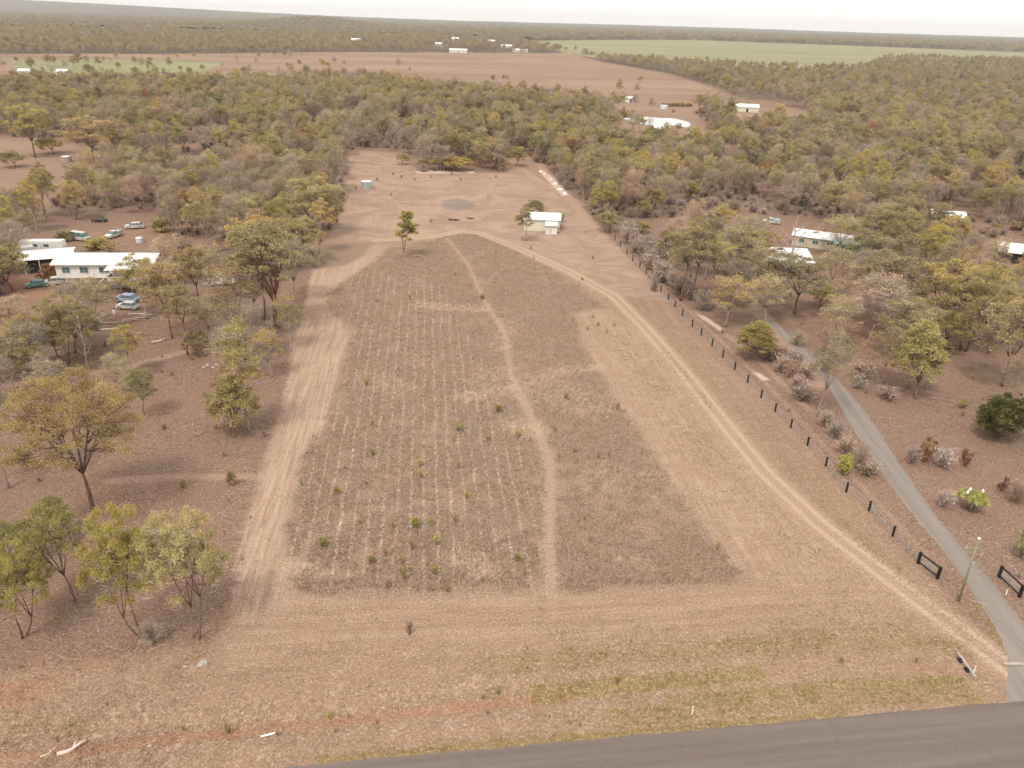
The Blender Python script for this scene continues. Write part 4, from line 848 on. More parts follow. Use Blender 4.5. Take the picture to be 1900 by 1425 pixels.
def instanced(name, label, cat, protos, xs, ys, idx, sc, kind='stuff', z=None):
    n = len(xs); me = bpy.data.meshes.new(name); me.vertices.add(n)
    zz = relief(xs, ys) if z is None else z
    me.vertices.foreach_set('co', np.stack([xs, ys, zz], 1).astype(np.float32).ravel())
    for a_, v_, t_ in (('idx', idx.astype(np.int32), 'INT'), ('rz', rng.uniform(0, 6.28, n).astype(np.float32), 'FLOAT'), ('sc', np.asarray(sc, np.float32), 'FLOAT')):
        at = me.attributes.new(a_, t_, 'POINT'); at.data.foreach_set('value', v_)
    o = link(name, me); tag(o, label, cat, kind=kind)
    ng = bpy.data.node_groups.new(name + '_scatter', 'GeometryNodeTree'); ng.interface.new_socket('Geometry', in_out='INPUT', socket_type='NodeSocketGeometry'); ng.interface.new_socket('Geometry', in_out='OUTPUT', socket_type='NodeSocketGeometry')
    nd, lk = ng.nodes, ng.links; gi = nd.new('NodeGroupInput'); go = nd.new('NodeGroupOutput'); ip = nd.new('GeometryNodeInstanceOnPoints'); jg = nd.new('GeometryNodeJoinGeometry')
    for p in reversed(protos):
        oi = nd.new('GeometryNodeObjectInfo'); oi.inputs['Object'].default_value = p; oi.inputs['As Instance'].default_value = False
        g2 = nd.new('GeometryNodeGeometryToInstance'); lk.new(oi.outputs['Geometry'], g2.inputs[0]); lk.new(g2.outputs[0], jg.inputs[0])
    def na(nm, dt):
        a_ = nd.new('GeometryNodeInputNamedAttribute'); a_.data_type = dt; a_.inputs['Name'].default_value = nm; return a_.outputs['Attribute']
    mp = nd.new('GeometryNodeMeshToPoints'); lk.new(gi.outputs[0], mp.inputs['Mesh'])
    lk.new(mp.outputs[0], ip.inputs['Points']); lk.new(jg.outputs[0], ip.inputs['Instance']); ip.inputs['Pick Instance'].default_value = True
    lk.new(na('idx', 'INT'), ip.inputs['Instance Index']); cx = nd.new('ShaderNodeCombineXYZ'); lk.new(na('rz', 'FLOAT'), cx.inputs[2]); lk.new(cx.outputs[0], ip.inputs['Rotation'])
    lk.new(na('sc', 'FLOAT'), ip.inputs['Scale']); lk.new(ip.outputs[0], go.inputs[0])
    md = o.modifiers.new('scatter', 'NODES'); md.node_group = ng; return o
PR = [join_proto(T[n], 'far_' + n) for n in names]
instanced('woodland', 'dense dry gum woodland spreading from the paddock back to the horizon', 'woodland', PR, np.concatenate(RX), np.concatenate(RY), np.concatenate(RK), np.concatenate(RS))
# undergrowth among the trees
UG = [join_proto(Bs[k_], 'low_' + k_) for k_ in ('dry', 'dry2', 'green', 'weed3')]
ux, uy = scatter(-400, 460, 60, 520, 4.2); m = forest_ok(ux, uy) & (vnoise(ux, uy, 15, 31) > .4); ux, uy = ux[m], uy[m]
vx, vy = scatter(-90, 160, 50, 210, 5.0); m = (inside(vx, vy, LEFT_OPEN) | inside(vx, vy, RIGHT_OPEN)) & (rng.random(len(vx)) < .35) & (seg_dist(vx, vy, np.array([G(*p) for p in DRV_L])) > 4.5) & ~inside(vx, vy, LEFT_YARD); vx, vy = vx[m], vy[m]
instanced('undergrowth', 'low dry scrub growing between the gums', 'undergrowth', UG, np.concatenate([ux, vx]), np.concatenate([uy, vy]), np.concatenate([rng.choice(4, len(ux), p=[.35, .4, .1, .15]), np.full(len(vx), 3)]), np.concatenate([rng.uniform(.5, 1.3, len(ux)), rng.uniform(.25, .8, len(vx))]))

# far canopy, where single trees can no longer be told apart
def far_canopy():
    th = np.linspace(-R(46), R(46), 760); rr = 2300 * 1.009 ** np.arange(0, 190)
    TH, RR = np.meshgrid(th, rr); RR = RR * (1 + rng.normal(0, .002, RR.shape)); xx = RR * np.sin(TH); yy = RR * np.cos(TH); x_ = xx.ravel(); y_ = yy.ravel()
    d = np.maximum.reduce([sdf(x_, y_, p) for p in [BROWN_F, GREEN_F, GREEN_F2, PALE_F] + CLEAR])
    n1 = vnoise(x_, y_, 60, 51); n2 = vnoise(x_, y_, 350, 52)
    h = 4 + 4 * n1 + rng.random(len(x_)) * 5.0 + 3 * n2; gap = (vnoise(x_ * .35, y_, 260, 57) > .86); h = np.where(gap, 1.0, h)
    z = relief(x_, y_) + np.where(d > -6, -3.0, h)
    nth = len(th); i = np.arange((nth - 1) * (len(rr) - 1)); a_ = (i // (nth - 1)) * nth + i % (nth - 1)
    k = N('far_canopy_foliage'); c = k.coord(); f = k.noise(k.mapping(c, sc=(1, .35, 1)), .02, 5, .75); g = k.noise(c, .0022, 3, .6)
    col = k.mix(k.sm(f, .3, .7), (.045, .04, .022), (.16, .13, .07)); col = k.mix(k.mul(k.sm(g, .4, .65), .6), col, (.10, .072, .05)); k.out(col, .95)
    o = link('far_woodland', mesh_np('far_woodland', np.stack([x_, y_, z], 1), np.stack([a_, a_ + 1, a_ + nth + 1, a_ + nth], 1), [k.m])); tag(o, 'unbroken grey-green forest canopy reaching to the horizon', 'forest', kind='stuff')
far_canopy()

# ---------------------------------------------------------------- grass one cannot count
def tufts(name, label, pts, hgt, n_bl, w, mat, spread=.16, lean=.5):
    n = len(pts); r_ = rng
    P0 = np.repeat(pts, n_bl, 0) + np.concatenate([r_.normal(0, spread, (n * n_bl, 2)), np.zeros((n * n_bl, 1))], 1); hh = np.repeat(hgt, n_bl) * r_.uniform(.6, 1.2, n * n_bl)
    a = r_.uniform(0, 6.28, n * n_bl); ln = np.stack([np.cos(a), np.sin(a)], 1) * (hh * lean * r_.random(n * n_bl))[:, None]
    b = r_.uniform(0, 6.28, n * n_bl); s = np.stack([np.cos(b), np.sin(b), np.zeros(n * n_bl)], 1) * (w * r_.uniform(.6, 1.3, n * n_bl))[:, None]
    tip = P0 + np.concatenate([ln, hh[:, None]], 1)
    V = np.stack([P0 - s, P0 + s, tip], 1).reshape(-1, 3); v = np.repeat(np.clip(np.repeat(r_.random(n), n_bl) * .6 + r_.random(n * n_bl) * .4, 0, 1), 3)
    o = link(name, mesh_np(name, V, np.arange(len(V)).reshape(-1, 3), [mat], attrs={'v': v})); tag(o, label, 'grass', kind='stuff')
def grass_mat(name, dark, light, alt):
    k = N(name); c = k.coord(); v = k.attr('v'); col = k.mix(v, dark, light); col = k.mix(k.mul(k.sm(k.noise(c, .2, 4, .7), .5, .7), .6), col, alt)
    k.b.inputs['Specular IOR Level'].default_value = .05; return k.out(col, .95)
def pick(n, x0, x1, y0, y1, fn, pw=1.6):
    """more points near the camera, as they show there"""
    px = rng.uniform(x0, x1, n); t = rng.random(n) ** pw; py = y0 + (y1 - y0) * t
    m_ = fn(px, py); z = relief(px[m_], py[m_]); return np.stack([px[m_], py[m_], z], 1)
clearp = lambda a, b: (np.minimum.reduce([seg_dist(a, b, p) - w * .7 for p, w in PATHS]) > 0) & (seg_dist(a, b, TRACK) > 1.6)
pt = pick(190000, -45, 60, 55, 200, lambda a, b: (sdf(a, b, TALL) + 3.2 * (vnoise(a, b, 1.7, 71) - .6) > 0) & clearp(a, b) & (vnoise(a, b, 1.3, 61) + .6 * vnoise(a, b, 5, 62) > .5))
tufts('tall_dry_grass', 'unmown dry grass standing in the middle of the paddock', pt, rng.uniform(.12, .36, len(pt)), 3, .035, grass_mat('dry_grass_blades', (.18, .115, .075), (.56, .43, .32), (.28, .21, .10)))
notroad = lambda a, b: (((a - ra[0]) * rn[0] + (b - ra[1]) * rn[1]) > .15)
offdrive = lambda a, b: ~inside(a, b, DRIVE)
pt = pick(150000, -70, 75, 38, 150, lambda a, b: inside(a, b, BLOCK) & (sdf(a, b, TALL) < .8) & notroad(a, b) & offdrive(a, b) & (seg_dist(a, b, TRACK) > 1.4) & (vnoise(a, b, 1.1, 63) + .5 * vnoise(a, b, 7, 64) > .72))
tufts('short_dry_grass', 'short dry grass on the mown ground and the verge', pt, rng.uniform(.05, .15, len(pt)), 3, .03, grass_mat('short_grass_blades', (.22, .14, .09), (.55, .41, .29), (.30, .22, .09)), .12)
pt = pick(110000, -90, 120, 40, 190, lambda a, b: (inside(a, b, LEFT_OPEN) | inside(a, b, RIGHT_OPEN)) & notroad(a, b) & offdrive(a, b) & (vnoise(a, b, 1.6, 65) + .7 * vnoise(a, b, 9, 66) > .85))
tufts('woodland_grass', 'sparse dry grass and leaf litter under the open trees either side', pt, rng.uniform(.06, .22, len(pt)), 3, .035, grass_mat('litter_blades', (.15, .085, .055), (.46, .33, .24), (.22, .16, .065)))
a_ = pick(60000, -110, 140, 45, 260, lambda a, b: ~inside(a, b, BLOCK) & notroad(a, b) & offdrive(a, b) & (vnoise(a, b, 6, 81) > .5)); a_[:, 2] += .03; a_ = a_[:16000]
an_ = rng.uniform(0, 6.28, len(a_)); ln_ = rng.uniform(.3, 1.6, len(a_)); b_ = a_ + np.stack([np.cos(an_) * ln_, np.sin(an_) * ln_, rng.uniform(0, .12, len(a_))], 1)
V_, F_, v_ = twigs(a_, b_, .035); o = link('fallen_sticks', mesh_np('fallen_sticks', V_, F_, [LEAF['twig']], attrs={'v': v_})); tag(o, 'fallen sticks and bark littering the ground under the gums', 'leaf litter', kind='stuff')
gpts = []
for p, w, s in GREEN_P:
    seg = np.linalg.norm(np.diff(p, axis=0), axis=1); Lt = seg.sum(); n = int(Lt * w * 26 * s); t = rng.random(n) * Lt; cs = np.concatenate([[0], np.cumsum(seg)])
    i = np.clip(np.searchsorted(cs, t) - 1, 0, len(seg) - 1); f = ((t - cs[i]) / seg[i])[:, None]; q = p[i] * (1 - f) + p[i + 1] * f + rng.normal(0, w * .8, (n, 2)); gpts.append(q)
q = np.concatenate(gpts); q = q[notroad(q[:, 0], q[:, 1]) & offdrive(q[:, 0], q[:, 1]) & (vnoise(q[:, 0], q[:, 1], 1.8, 68) > .35)]
tufts('green_verge_grass', 'greener grass tufts lining the road edge and the drain', np.concatenate([q, relief(q[:, 0], q[:, 1])[:, None]], 1), rng.uniform(.07, .2, len(q)), 4, .03, grass_mat('green_grass_blades', (.15, .125, .03), (.32, .275, .08), (.27, .20, .07)), .1)

# ---------------------------------------------------------------- buildings, vehicles and small objects
M_WHITE = plain('weathered_white_paint', (.78, .76, .72), .6, .15, .6); M_ROOF = plain('white_roof_sheet', (.74, .74, .74), .5, .25, .5, .4); M_CREAM = plain('cream_cladding', (.70, .64, .52), .7, .15, .5)
M_GREENR = plain('pale_green_roof', (.36, .48, .42), .5, .25, .6); M_DARK = plain('dark_paint_and_opening_shade', (.035, .03, .03), .9, .3); M_GLASS = plain('window_glass', (.10, .16, .16), .15, .2, 1, .6)  # M_DARK: near-black for dark parts; openings carry their shade as this paint
M_BLACK = plain('black_stained_timber', (.022, .018, .018), .7, .2, 3); M_STEEL = plain('galvanised_steel', (.52, .57, .56), .45, .25, .7, .5, .3); M_WOOD = plain('grey_weathered_wood', (.34, .27, .21), .9, .35, 2)
M_TYRE = plain('tyre_rubber', (.03, .028, .027), .9, .2, 4); M_CAR = plain('white_car_paint', (.60, .58, .54), .35, .25, .8, .5); M_BLUE = plain('blue_tarpaulin', (.08, .20, .42), .6, .3, 1.5); M_LILAC = plain('faded_blue_paint', (.36, .38, .52), .4, .2, .8, .5)
M_TEAL = plain('teal_wall', (.20, .34, .32), .6, .3, .7); M_CONC = plain('pale_concrete', (.42, .36, .30), .9, .25, 2); M_PAINTW = plain('white_post_paint', (.85, .83, .78), .5, .1, 3); M_STUMP = plain('charred_log', (.09, .045, .03), .9, .4, 2)
M_BEIGE = plain('beige_cladding', (.62, .56, .45), .7, .25, .8); M_POLE = plain('greenish_pole', (.29, .30, .17), .8, .35, 1.2); M_LOG = plain('bleached_log', (.62, .50, .42), .9, .35, 1.5); M_RUST = plain('rusty_iron', (.30, .13, .07), .8, .4, 1.5)
def corrugated(L, W, T_=.05, pitch=0.76, amp=.03, mi=0, mb=None):
    """a ribbed roof sheet, L along x, W along y, top at z=0"""
    mb = mb or MB(); n = max(4, int(L / pitch) * 2); vs = []
    for i in range(n + 1):
        x_ = -L / 2 + L * i / n; z_ = amp * (i % 2)
        vs += [(x_, -W / 2, z_), (x_, W / 2, z_), (x_, -W / 2, z_ - T_), (x_, W / 2, z_ - T_)]
    fs = []
    for i in range(n):
        a_ = i * 4; b_ = a_ + 4; fs += [(a_, b_, b_ + 1, a_ + 1), (a_ + 2, a_ + 3, b_ + 3, b_ + 2), (a_, a_ + 2, b_ + 2, b_), (a_ + 1, b_ + 1, b_ + 3, a_ + 3)]
    fs += [(0, 1, 3, 2), (n * 4, n * 4 + 2, n * 4 + 3, n * 4 + 1)]; mb.add(vs, fs, mi); return mb
def roof_sheet(name, L, W, loc, slope, mat, parent, rz=0.0):
    o = corrugated(L, W).obj(name, mat, parent); o.location = loc; o.rotation_euler = (slope, 0, rz); return o
def gable(name, label, px, py, L, W, wall_h, rise, roof_m, wall_m, rz=0.0, windows=(), doors=(), over=.4, cat='house'):
    """front faces the camera (-y); origin front centre bottom"""
    x_, y_ = G(px, py); t = thing(name, label, cat, (x_, y_, float(relief(np.array(x_), np.array(y_)))), rz)
    w = MB(); h = wall_h
    prof = [(0, 0), (W, 0), (W, h), (W / 2, h + rise - .04), (0, h)]
    vs = [(-L / 2, a_, b_) for a_, b_ in prof] + [(L / 2, a_, b_) for a_, b_ in prof]; w.add(vs, [(0, 1, 2, 3, 4), (9, 8, 7, 6, 5)] + [(i, i + 5, (i + 1) % 5 + 5, (i + 1) % 5) for i in range(5)])
    w.obj('wall', wall_m, t); sl = math.atan2(rise, W / 2); ln = math.hypot(rise, W / 2) + over
    rf = corrugated(L + 2 * over, ln).obj('roof', roof_m, t); rf.location = (0, W / 4 - over * .5 * math.cos(sl), h + rise / 2 - over * .5 * math.sin(sl) + .07); rf.rotation_euler = (sl, 0, 0)
    rf = corrugated(L + 2 * over, ln).obj('roof', roof_m, t); rf.location = (0, 3 * W / 4 + over * .5 * math.cos(sl), h + rise / 2 - over * .5 * math.sin(sl) + .07); rf.rotation_euler = (-sl, 0, 0)
    for wx, wz, ww, wh in windows:
        f = MB(); 
        for a_, b_, c_, d_ in ((0, wh / 2, ww + .1, .07), (0, -wh / 2, ww + .1, .07), (-ww / 2, 0, .07, wh), (ww / 2, 0, .07, wh), (0, 0, .04, wh)): f.box((wx + a_, -.03, wz + b_), (c_, .09, d_))
        o = f.obj('window', M_WHITE, t); MB().box((wx, -.012, wz), (ww - .06, .04, wh - .06)).obj('pane', M_GLASS, o)
    for dx, dw, dh in doors: MB().box((dx, -.02, dh / 2), (dw, .06, dh)).obj('door', M_DARK, t)
    return t
# the white shed in the paddock
t = gable('white_shed', 'small white gabled shed with lean-to room on the mown paddock', 1005, 429, 9.3, 7.0, 3.0, 1.1, M_ROOF, M_CREAM, R(-2), over=.35, cat='shed')
w = MB(); w.box((2.5, -1.6, 1.15), (3.0, 3.0, 2.3)); w.obj('lean_to', M_WHITE, t); roof_sheet('lean_to_roof', 3.3, 3.5, (2.5, -1.75, 2.5), R(7), M_ROOF, t)
MB().box((2.2, -3.13, 1.0), (.85, .06, 2.0)).obj('door', M_CREAM, t)
# corrugated tank
def tank(name, label, px, py, r, h, mat, rz=0):
    x_, y_ = G(px, py); t = thing(name, label, 'water tank', (x_, y_, 0), rz); b = MB(); n = 36
    zs = []; zz = 0.0; i = 0
    while zz <= h: zs.append((zz, r + (.025 if i % 2 else 0))); zz += .12; i += 1
    vs = [(q * math.cos(2 * math.pi * k_ / n), q * math.sin(2 * math.pi * k_ / n), z_) for z_, q in zs for k_ in range(n)]
    b.add(vs, [(i_ * n + k_, i_ * n + (k_ + 1) % n, (i_ + 1) * n + (k_ + 1) % n, (i_ + 1) * n + k_) for i_ in range(len(zs) - 1) for k_ in range(n)]); b.obj('tank_wall', mat, t, True)
    l = MB(); top = zs[-1][0]; ring = [((r + .08) * math.cos(2 * math.pi * k_ / n), (r + .08) * math.sin(2 * math.pi * k_ / n), top) for k_ in range(n)]
    l.add(ring + [(a_, b_, top + .08) for a_, b_, _ in ring] + [(0, 0, top + .35)], [(k_, (k_ + 1) % n, (k_ + 1) % n + n, k_ + n) for k_ in range(n)] + [(k_ + n, (k_ + 1) % n + n, 2 * n) for k_ in range(n)] + [tuple(range(n))[::-1]]); l.obj('lid', M_ROOF, t)
    MB().tube([(r - .3, 0, top + .2), (r - .3, 0, top + .45)], [.25, .25], 12).obj('inlet', M_STEEL, t); return t
tank('water_tank', 'round corrugated steel water tank on the bare back of the paddock', 681, 350, 1.75, 2.3, M_STEEL)
tank('water_tank', 'pale round tank in the upper left clearing beside the lone gum', 125, 300, 1.6, 1.9, M_CONC)
tank('water_tank', 'white round tank beside the big dark-trunked gum near the carport', 1523, 535, 1.1, 1.2, M_ROOF)
tank('water_tank', 'white tank left of the roof on the far right clearing', 1232, 202, 2.4, 2.2, M_ROOF)
tank('water_tank', 'white tank among the trees at the curved-roof shed', 1560, 452, 1.2, 2.0, M_STEEL)
# highset house
def highset():
    x_, y_ = G(205, 541); t = thing('highset_house', 'white highset house with long metal roof, front deck and dark open undercroft', 'house', (x_, y_, 0), R(6)); L = 19.0
    w = MB(); w.box((-.6, 4.0, 3.95), (L - 1.2, 7.0, 2.7)); w.obj('wall', M_WHITE, t); und = MB()
    for i in range(8): und.box((-8.6 + i * 2.3, .9, 1.3), (.22, .22, 2.6)); und.box((-8.6 + i * 2.3, 7.2, 1.3), (.22, .22, 2.6))
    und.obj('stumps', M_WOOD, t); MB().box((-.6, 4.0, 2.55), (L - 1.2, 7.0, .12)).obj('floor', M_WOOD, t)
    MB().box((-1.2, 4.6, 1.25), (9.0, 5.0, 2.4)).obj('lower_wall', M_BEIGE, t); MB().box((-5.3, 3.0, 1.25), (3.2, .2, 2.4)).obj('lower_screen', M_CREAM, t)
    roof_sheet('roof', L + .2, 4.4, (-.6, 2.1, 5.95), R(14), M_ROOF, t); roof_sheet('roof', L + .2, 4.4, (-.6, 6.3, 5.95), R(-14), M_ROOF, t)
    g = MB(); g.box((-.6, .02, 5.33), (L + .1, .12, .14)); g.obj('gutter', M_WHITE, t)
    for wx, ww in ((-4.3, 1.6), (-.6, 1.9), (-7.6, 1.5)):
        f = MB()
        for a_, b_, c_, d_ in ((0, .6, ww + .1, .08), (0, -.6, ww + .1, .08), (-ww / 2, 0, .08, 1.2), (ww / 2, 0, .08, 1.2), (0, 0, .05, 1.2)): f.box((wx + a_, .46, 4.2 + b_), (c_, .1, d_))
        o = f.obj('window', M_WHITE, t); MB().box((wx, .482, 4.2), (ww - .06, .03, 1.14)).obj('pane', M_GLASS, o)
    dk = MB(); dk.box((3.9, -.9, 2.62), (6.4, 2.7, .14)); [dk.box((q, -2.1, 1.3), (.14, .14, 2.6)) for q in (.9, 2.9, 4.9, 6.9)]; dk.obj('deck', M_WOOD, t)
    rl = MB(); rl.box((3.9, -2.2, 3.2), (6.4, .06, .85)); rl.box((.75, -.9, 3.2), (.06, 2.6, .85)); [rl.box((q, -2.15, 3.9), (.1, .1, 2.4)) for q in (.8, 3.8, 7.0)]; rl.obj('deck_rail', M_BEIGE, t)
    roof_sheet('deck_roof', 6.9, 3.0, (3.9, -1.0, 5.12), R(6), M_ROOF, t); MB().box((4.6, .47, 3.7), (4.0, .06, 2.1)).obj('sliding_door', M_DARK, t)
    MB().box((4.2, 2.2, 1.25), (5.6, .1, 2.4)).obj('undercroft', M_DARK, t)  # dark sheet, painting in the shade of the open space underneath
    st = MB()
    for i in range(12): st.box((-.9 - i * .26, -.2 + 0, 2.5 - i * .205), (.3, 1.0, .06))
    st.box((-2.4, -.7, 1.3), (4.1, .05, .25), tilt=0); st.v[-8:] = [(a_, b_, c_ + (a_ + 2.4) * .79) for a_, b_, c_ in st.v[-8:]]; st.obj('stairs', M_CREAM, t)
highset()
t = gable('verandah_shed', 'white-roofed open shed standing askew left of the highset house', 92, 505, 8.5, 7.0, 3.0, .5, M_ROOF, M_DARK, R(24), over=.7, cat='shed')  # solid near-black walls: shade of the open sides put into their colour
ps = MB(); [ps.box((q, -.6, 1.5), (.16, .16, 3.0)) for q in (-4.1, -1.4, 1.4, 4.1)]; ps.obj('posts', M_WHITE, t)
def caravan(label, px, py, rz, L=5.5, m_=M_WHITE, H=2.2):
    x_, y_ = G(px, py); t = thing('caravan', label, 'caravan', (x_, y_, 0), rz); b = MB(); prof = [(-L / 2, .5), (-L / 2 - .15, 1.5), (-L / 2 + .35, H + .3), (L / 2 - .3, H + .35), (L / 2, 1.4), (L / 2 - .1, .5)]
    b.prism(prof, -1.1, 1.1); b.obj('body', m_, t); 
    for q in (-1, 1):
        o = MB().box((q * 1.2, -1.12, 1.6), (1.1, .06, .6)).obj('window', M_GLASS, t)
    MB().box((0, -1.12, 1.4), (.65, .05, 1.7)).obj('door', M_CREAM, t)
    for s in (-1, 1): MB().tube([(0, s * .95, .33), (0, s * 1.12, .33)], [.33, .33], 14).obj('wheel', M_TYRE, t)
    MB().tube([(-L / 2, 0, .5), (-L / 2 - 1.2, 0, .45)], [.06, .05], 6).obj('drawbar', M_STEEL, t); return t
caravan('long white caravan behind the askew verandah shed', 82, 466, R(5), 9.5); caravan('white caravan with awning showing behind the leafy tree near the left edge', 40, 480, R(40), 6)
caravan('pale caravan half hidden by the sparse pale-limbed gum', 415, 528, R(20), 5.5); caravan('grey-white camper shell right of the highset house', 322, 528, R(-8), 3.6, M_STEEL)
def car(name, label, px, py, rz, body=M_CAR, ute=False, van=False, group=None, s=1.0, cat='car'):
    x_, y_ = G(px, py); t = thing(name, label, cat, (x_, y_, 0), rz, group, (s, s, s))
    low = [(-2.2, .35), (-2.25, .75), (-2.1, .92), (-1.2, 1.0), (2.05, 1.0) if not ute else (2.3, 1.0), (2.25, .8), (2.2, .35)]
    if van: low = [(-2.3, .35), (-2.3, 1.0), (-2.0, 1.1), (2.3, 1.1), (2.3, .35)]
    b = MB(); b.prism(low, -.85, .85); rf = [(-1.15, 1.0), (-.55, 1.5), (1.4, 1.52), (2.0, 1.0)]
    if ute: rf = [(-1.1, 1.0), (-.55, 1.58), (.35, 1.58), (.55, 1.0)]
    if van: rf = [(-2.0, 1.1), (-1.5, 2.0), (2.25, 2.05), (2.3, 1.1)]
    def cab(ins, z0, z1, mi_, mbx):
        y0 = .80; y1 = .68
        n = len(rf); vs = [(a_, -(y0 if b_ < 1.2 else y1), b_) for a_, b_ in rf] + [(a_, (y0 if b_ < 1.2 else y1), b_) for a_, b_ in rf]
        mbx.add(vs, [tuple(range(n)), tuple(range(n, 2 * n))[::-1]] + [(i, i + n, (i + 1) % n + n, (i + 1) % n) for i in range(n)])
    g = MB(); cab(0, 0, 0, 0, g)
    b.obj('body', body, t); g.obj('windows', M_GLASS, t)
    r_ = MB(); xa, xb = rf[1][0], rf[2][0]; r_.box(((xa + xb) / 2, 0, rf[1][1] + .03), (xb - xa + .1, 1.4, .07), bev=.02)
    for s_ in (-1, 1):
        for q in (xa + .05, (xa + xb) / 2, xb - .05): r_.box((q, s_ * .74, (rf[1][1] + 1.0) / 2 + .02), (.08, .09, rf[1][1] - .95))
    r_.obj('roof', body, t)
    if ute: tr = MB(); tr.box((1.45, 0, 1.1), (1.75, 1.8, .08)); [tr.box((1.45, q, 1.27), (1.75, .05, .3)) for q in (-.88, .88)]; tr.box((2.3, 0, 1.27), (.05, 1.8, .3)); tr.obj('tray', M_STEEL, t)
    for wx in (-1.4, 1.35):
        for s_ in (-1, 1):
            o = MB().tube([(wx, s_ * .66, .33), (wx, s_ * .88, .33)], [.34, .34], 16).obj('wheel', M_TYRE, t); MB().tube([(wx, s_ * .885, .33), (wx, s_ * .90, .33)], [.19, .19], 10).obj('rim', M_STEEL, o)
    for s_ in (-1, 1): MB().box((-2.22, s_ * .6, .72), (.08, .32, .15), bev=.02).obj('headlight', M_GLASS, t)
    return t
car('parked_car', 'white sedan parked furthest right in the yard behind the highset house', 250, 424, R(20))
car('parked_utility', 'white-cabbed dark utility in the middle of the yard behind the highset house', 212, 440, R(75), ute=True, cat='utility')
car('parked_van', 'white van with dark open end behind the white caravan roofs', 150, 446, R(160), van=True, cat='van')
car('parked_car', 'faded blue-roofed car in front of the highset house undercroft', 236, 560, R(-12), M_LILAC); car('parked_car', 'white car nose-in beside the faded blue car', 238, 573, R(-8), M_CAR, s=.9)
car('parked_car', 'dusty white car parked under the verandah shed edge', 103, 528, R(25)); car('parked_car', 'old greenish car left of the dusty white car', 68, 532, R(30), M_TEAL, s=.85)
car('parked_utility', 'white utility with canopy parked left of the long shed at right', 1430, 415, R(-12), ute=True, cat='utility')
car('parked_car', 'small dark car wreck at the back of the left yard', 185, 412, R(10), M_STUMP, s=.8)
tank('water_tank', 'small white tank right of the white-cabbed utility', 260, 450, .8, 1.1, M_ROOF)
# right-hand property
def open_shed(name, label, px, py, L, W, h, roof_m, rz, slope=6, wall=None, cat='carport'):
    x_, y_ = G(px, py); t = thing(name, label, cat, (x_, y_, 0), rz); ps = MB()
    n = max(3, int(L / 3.5) + 1)
    for i in range(n):
        for q in (.2, W - .2): ps.box((-L / 2 + .2 + (L - .4) * i / (n - 1), q, h / 2), (.14, .14, h + (.2 if q > 1 else 0)))
    ps.obj('posts', M_WOOD, t); roof_sheet('roof', L + .6, W + .8, (0, W / 2, h + .25 + W * .03), R(slope), roof_m, t)
    if wall: MB().box((0, W - .1, h / 2), (L, .1, h)).obj('back_wall', wall, t)
    return t
open_shed('carport', 'low open carport with dappled white roof behind the big dark-trunked gum', 1452, 505, 13.0, 7.5, 2.6, M_ROOF, R(-4), 8, M_BEIGE)
t = gable('long_shed', 'long beige shed with pale roof running away from the carport', 1520, 462, 13.5, 6.0, 2.6, 1.1, M_ROOF, M_BEIGE, R(-28), windows=((-4.5, 1.5, 1.4, 1.0), (-1.2, 1.5, 1.4, 1.0), (2.2, 1.5, 1.4, 1.0)), doors=((4.6, .9, 2.0),), cat='shed')
t = gable('green_roofed_hut', 'green-roofed hut with teal wall and blue tarpaulin at the end of the long shed', 1573, 472, 6.4, 5.0, 2.4, .9, M_GREENR, M_TEAL, R(-20), windows=((-1.2, 1.4, 1.2, .9),), cat='hut')
MB().box((-.9, -.5, .55), (2.6, .8, 1.1), bev=.15).obj('tarpaulin', M_BLUE, t)
def arch_shed(label, px, py, L, W, h, rz, m_, wall_m):
    x_, y_ = G(px, py); t = thing('curved_roof_shed', label, 'shed', (x_, y_, 0), rz); r_ = MB(); n = 14; pts = []
    for i in range(n + 1):
        a_ = math.pi * (.08 + .84 * i / n); pts.append((W / 2 - math.cos(a_) * W / 2 * 1.03, h + math.sin(a_) * W * .24))
    vs = []
    for e in (-L / 2 - .3, L / 2 + .3):
        for a_, b_ in pts: vs += [(e, a_, b_), (e, a_, b_ - .08)]
    k_ = 2 * (n + 1); fs = []
    for i in range(n): fs += [(2 * i, 2 * i + 2, 2 * i + 2 + k_, 2 * i + k_), (2 * i + 1, 2 * i + 1 + k_, 2 * i + 3 + k_, 2 * i + 3), (2 * i, 2 * i + 1, 2 * i + 3, 2 * i + 2), (2 * i + k_, 2 * i + 2 + k_, 2 * i + 3 + k_, 2 * i + 1 + k_)]
    fs += [(0, k_, k_ + 1, 1), (2 * n, 2 * n + 1, 2 * n + 1 + k_, 2 * n + k_)]; r_.add(vs, fs); r_.obj('roof', m_, t); MB().box((0, W / 2, h / 2), (L, W - .6, h)).obj('wall', wall_m, t); MB().box((0, .27, h * .45), (L * .5, .08, h * .8)).obj('doorway', M_DARK, t)
arch_shed('curved white-roofed shed among trees at the right', 1756, 420, 8.5, 6.0, 2.4, R(-18), M_ROOF, M_TEAL)
t = gable('edge_house', 'white-roofed dark-walled house cut by the right edge of the photo', 1905, 492, 12.0, 8.0, 2.8, 1.2, M_ROOF, M_DARK, R(-22), over=.8)
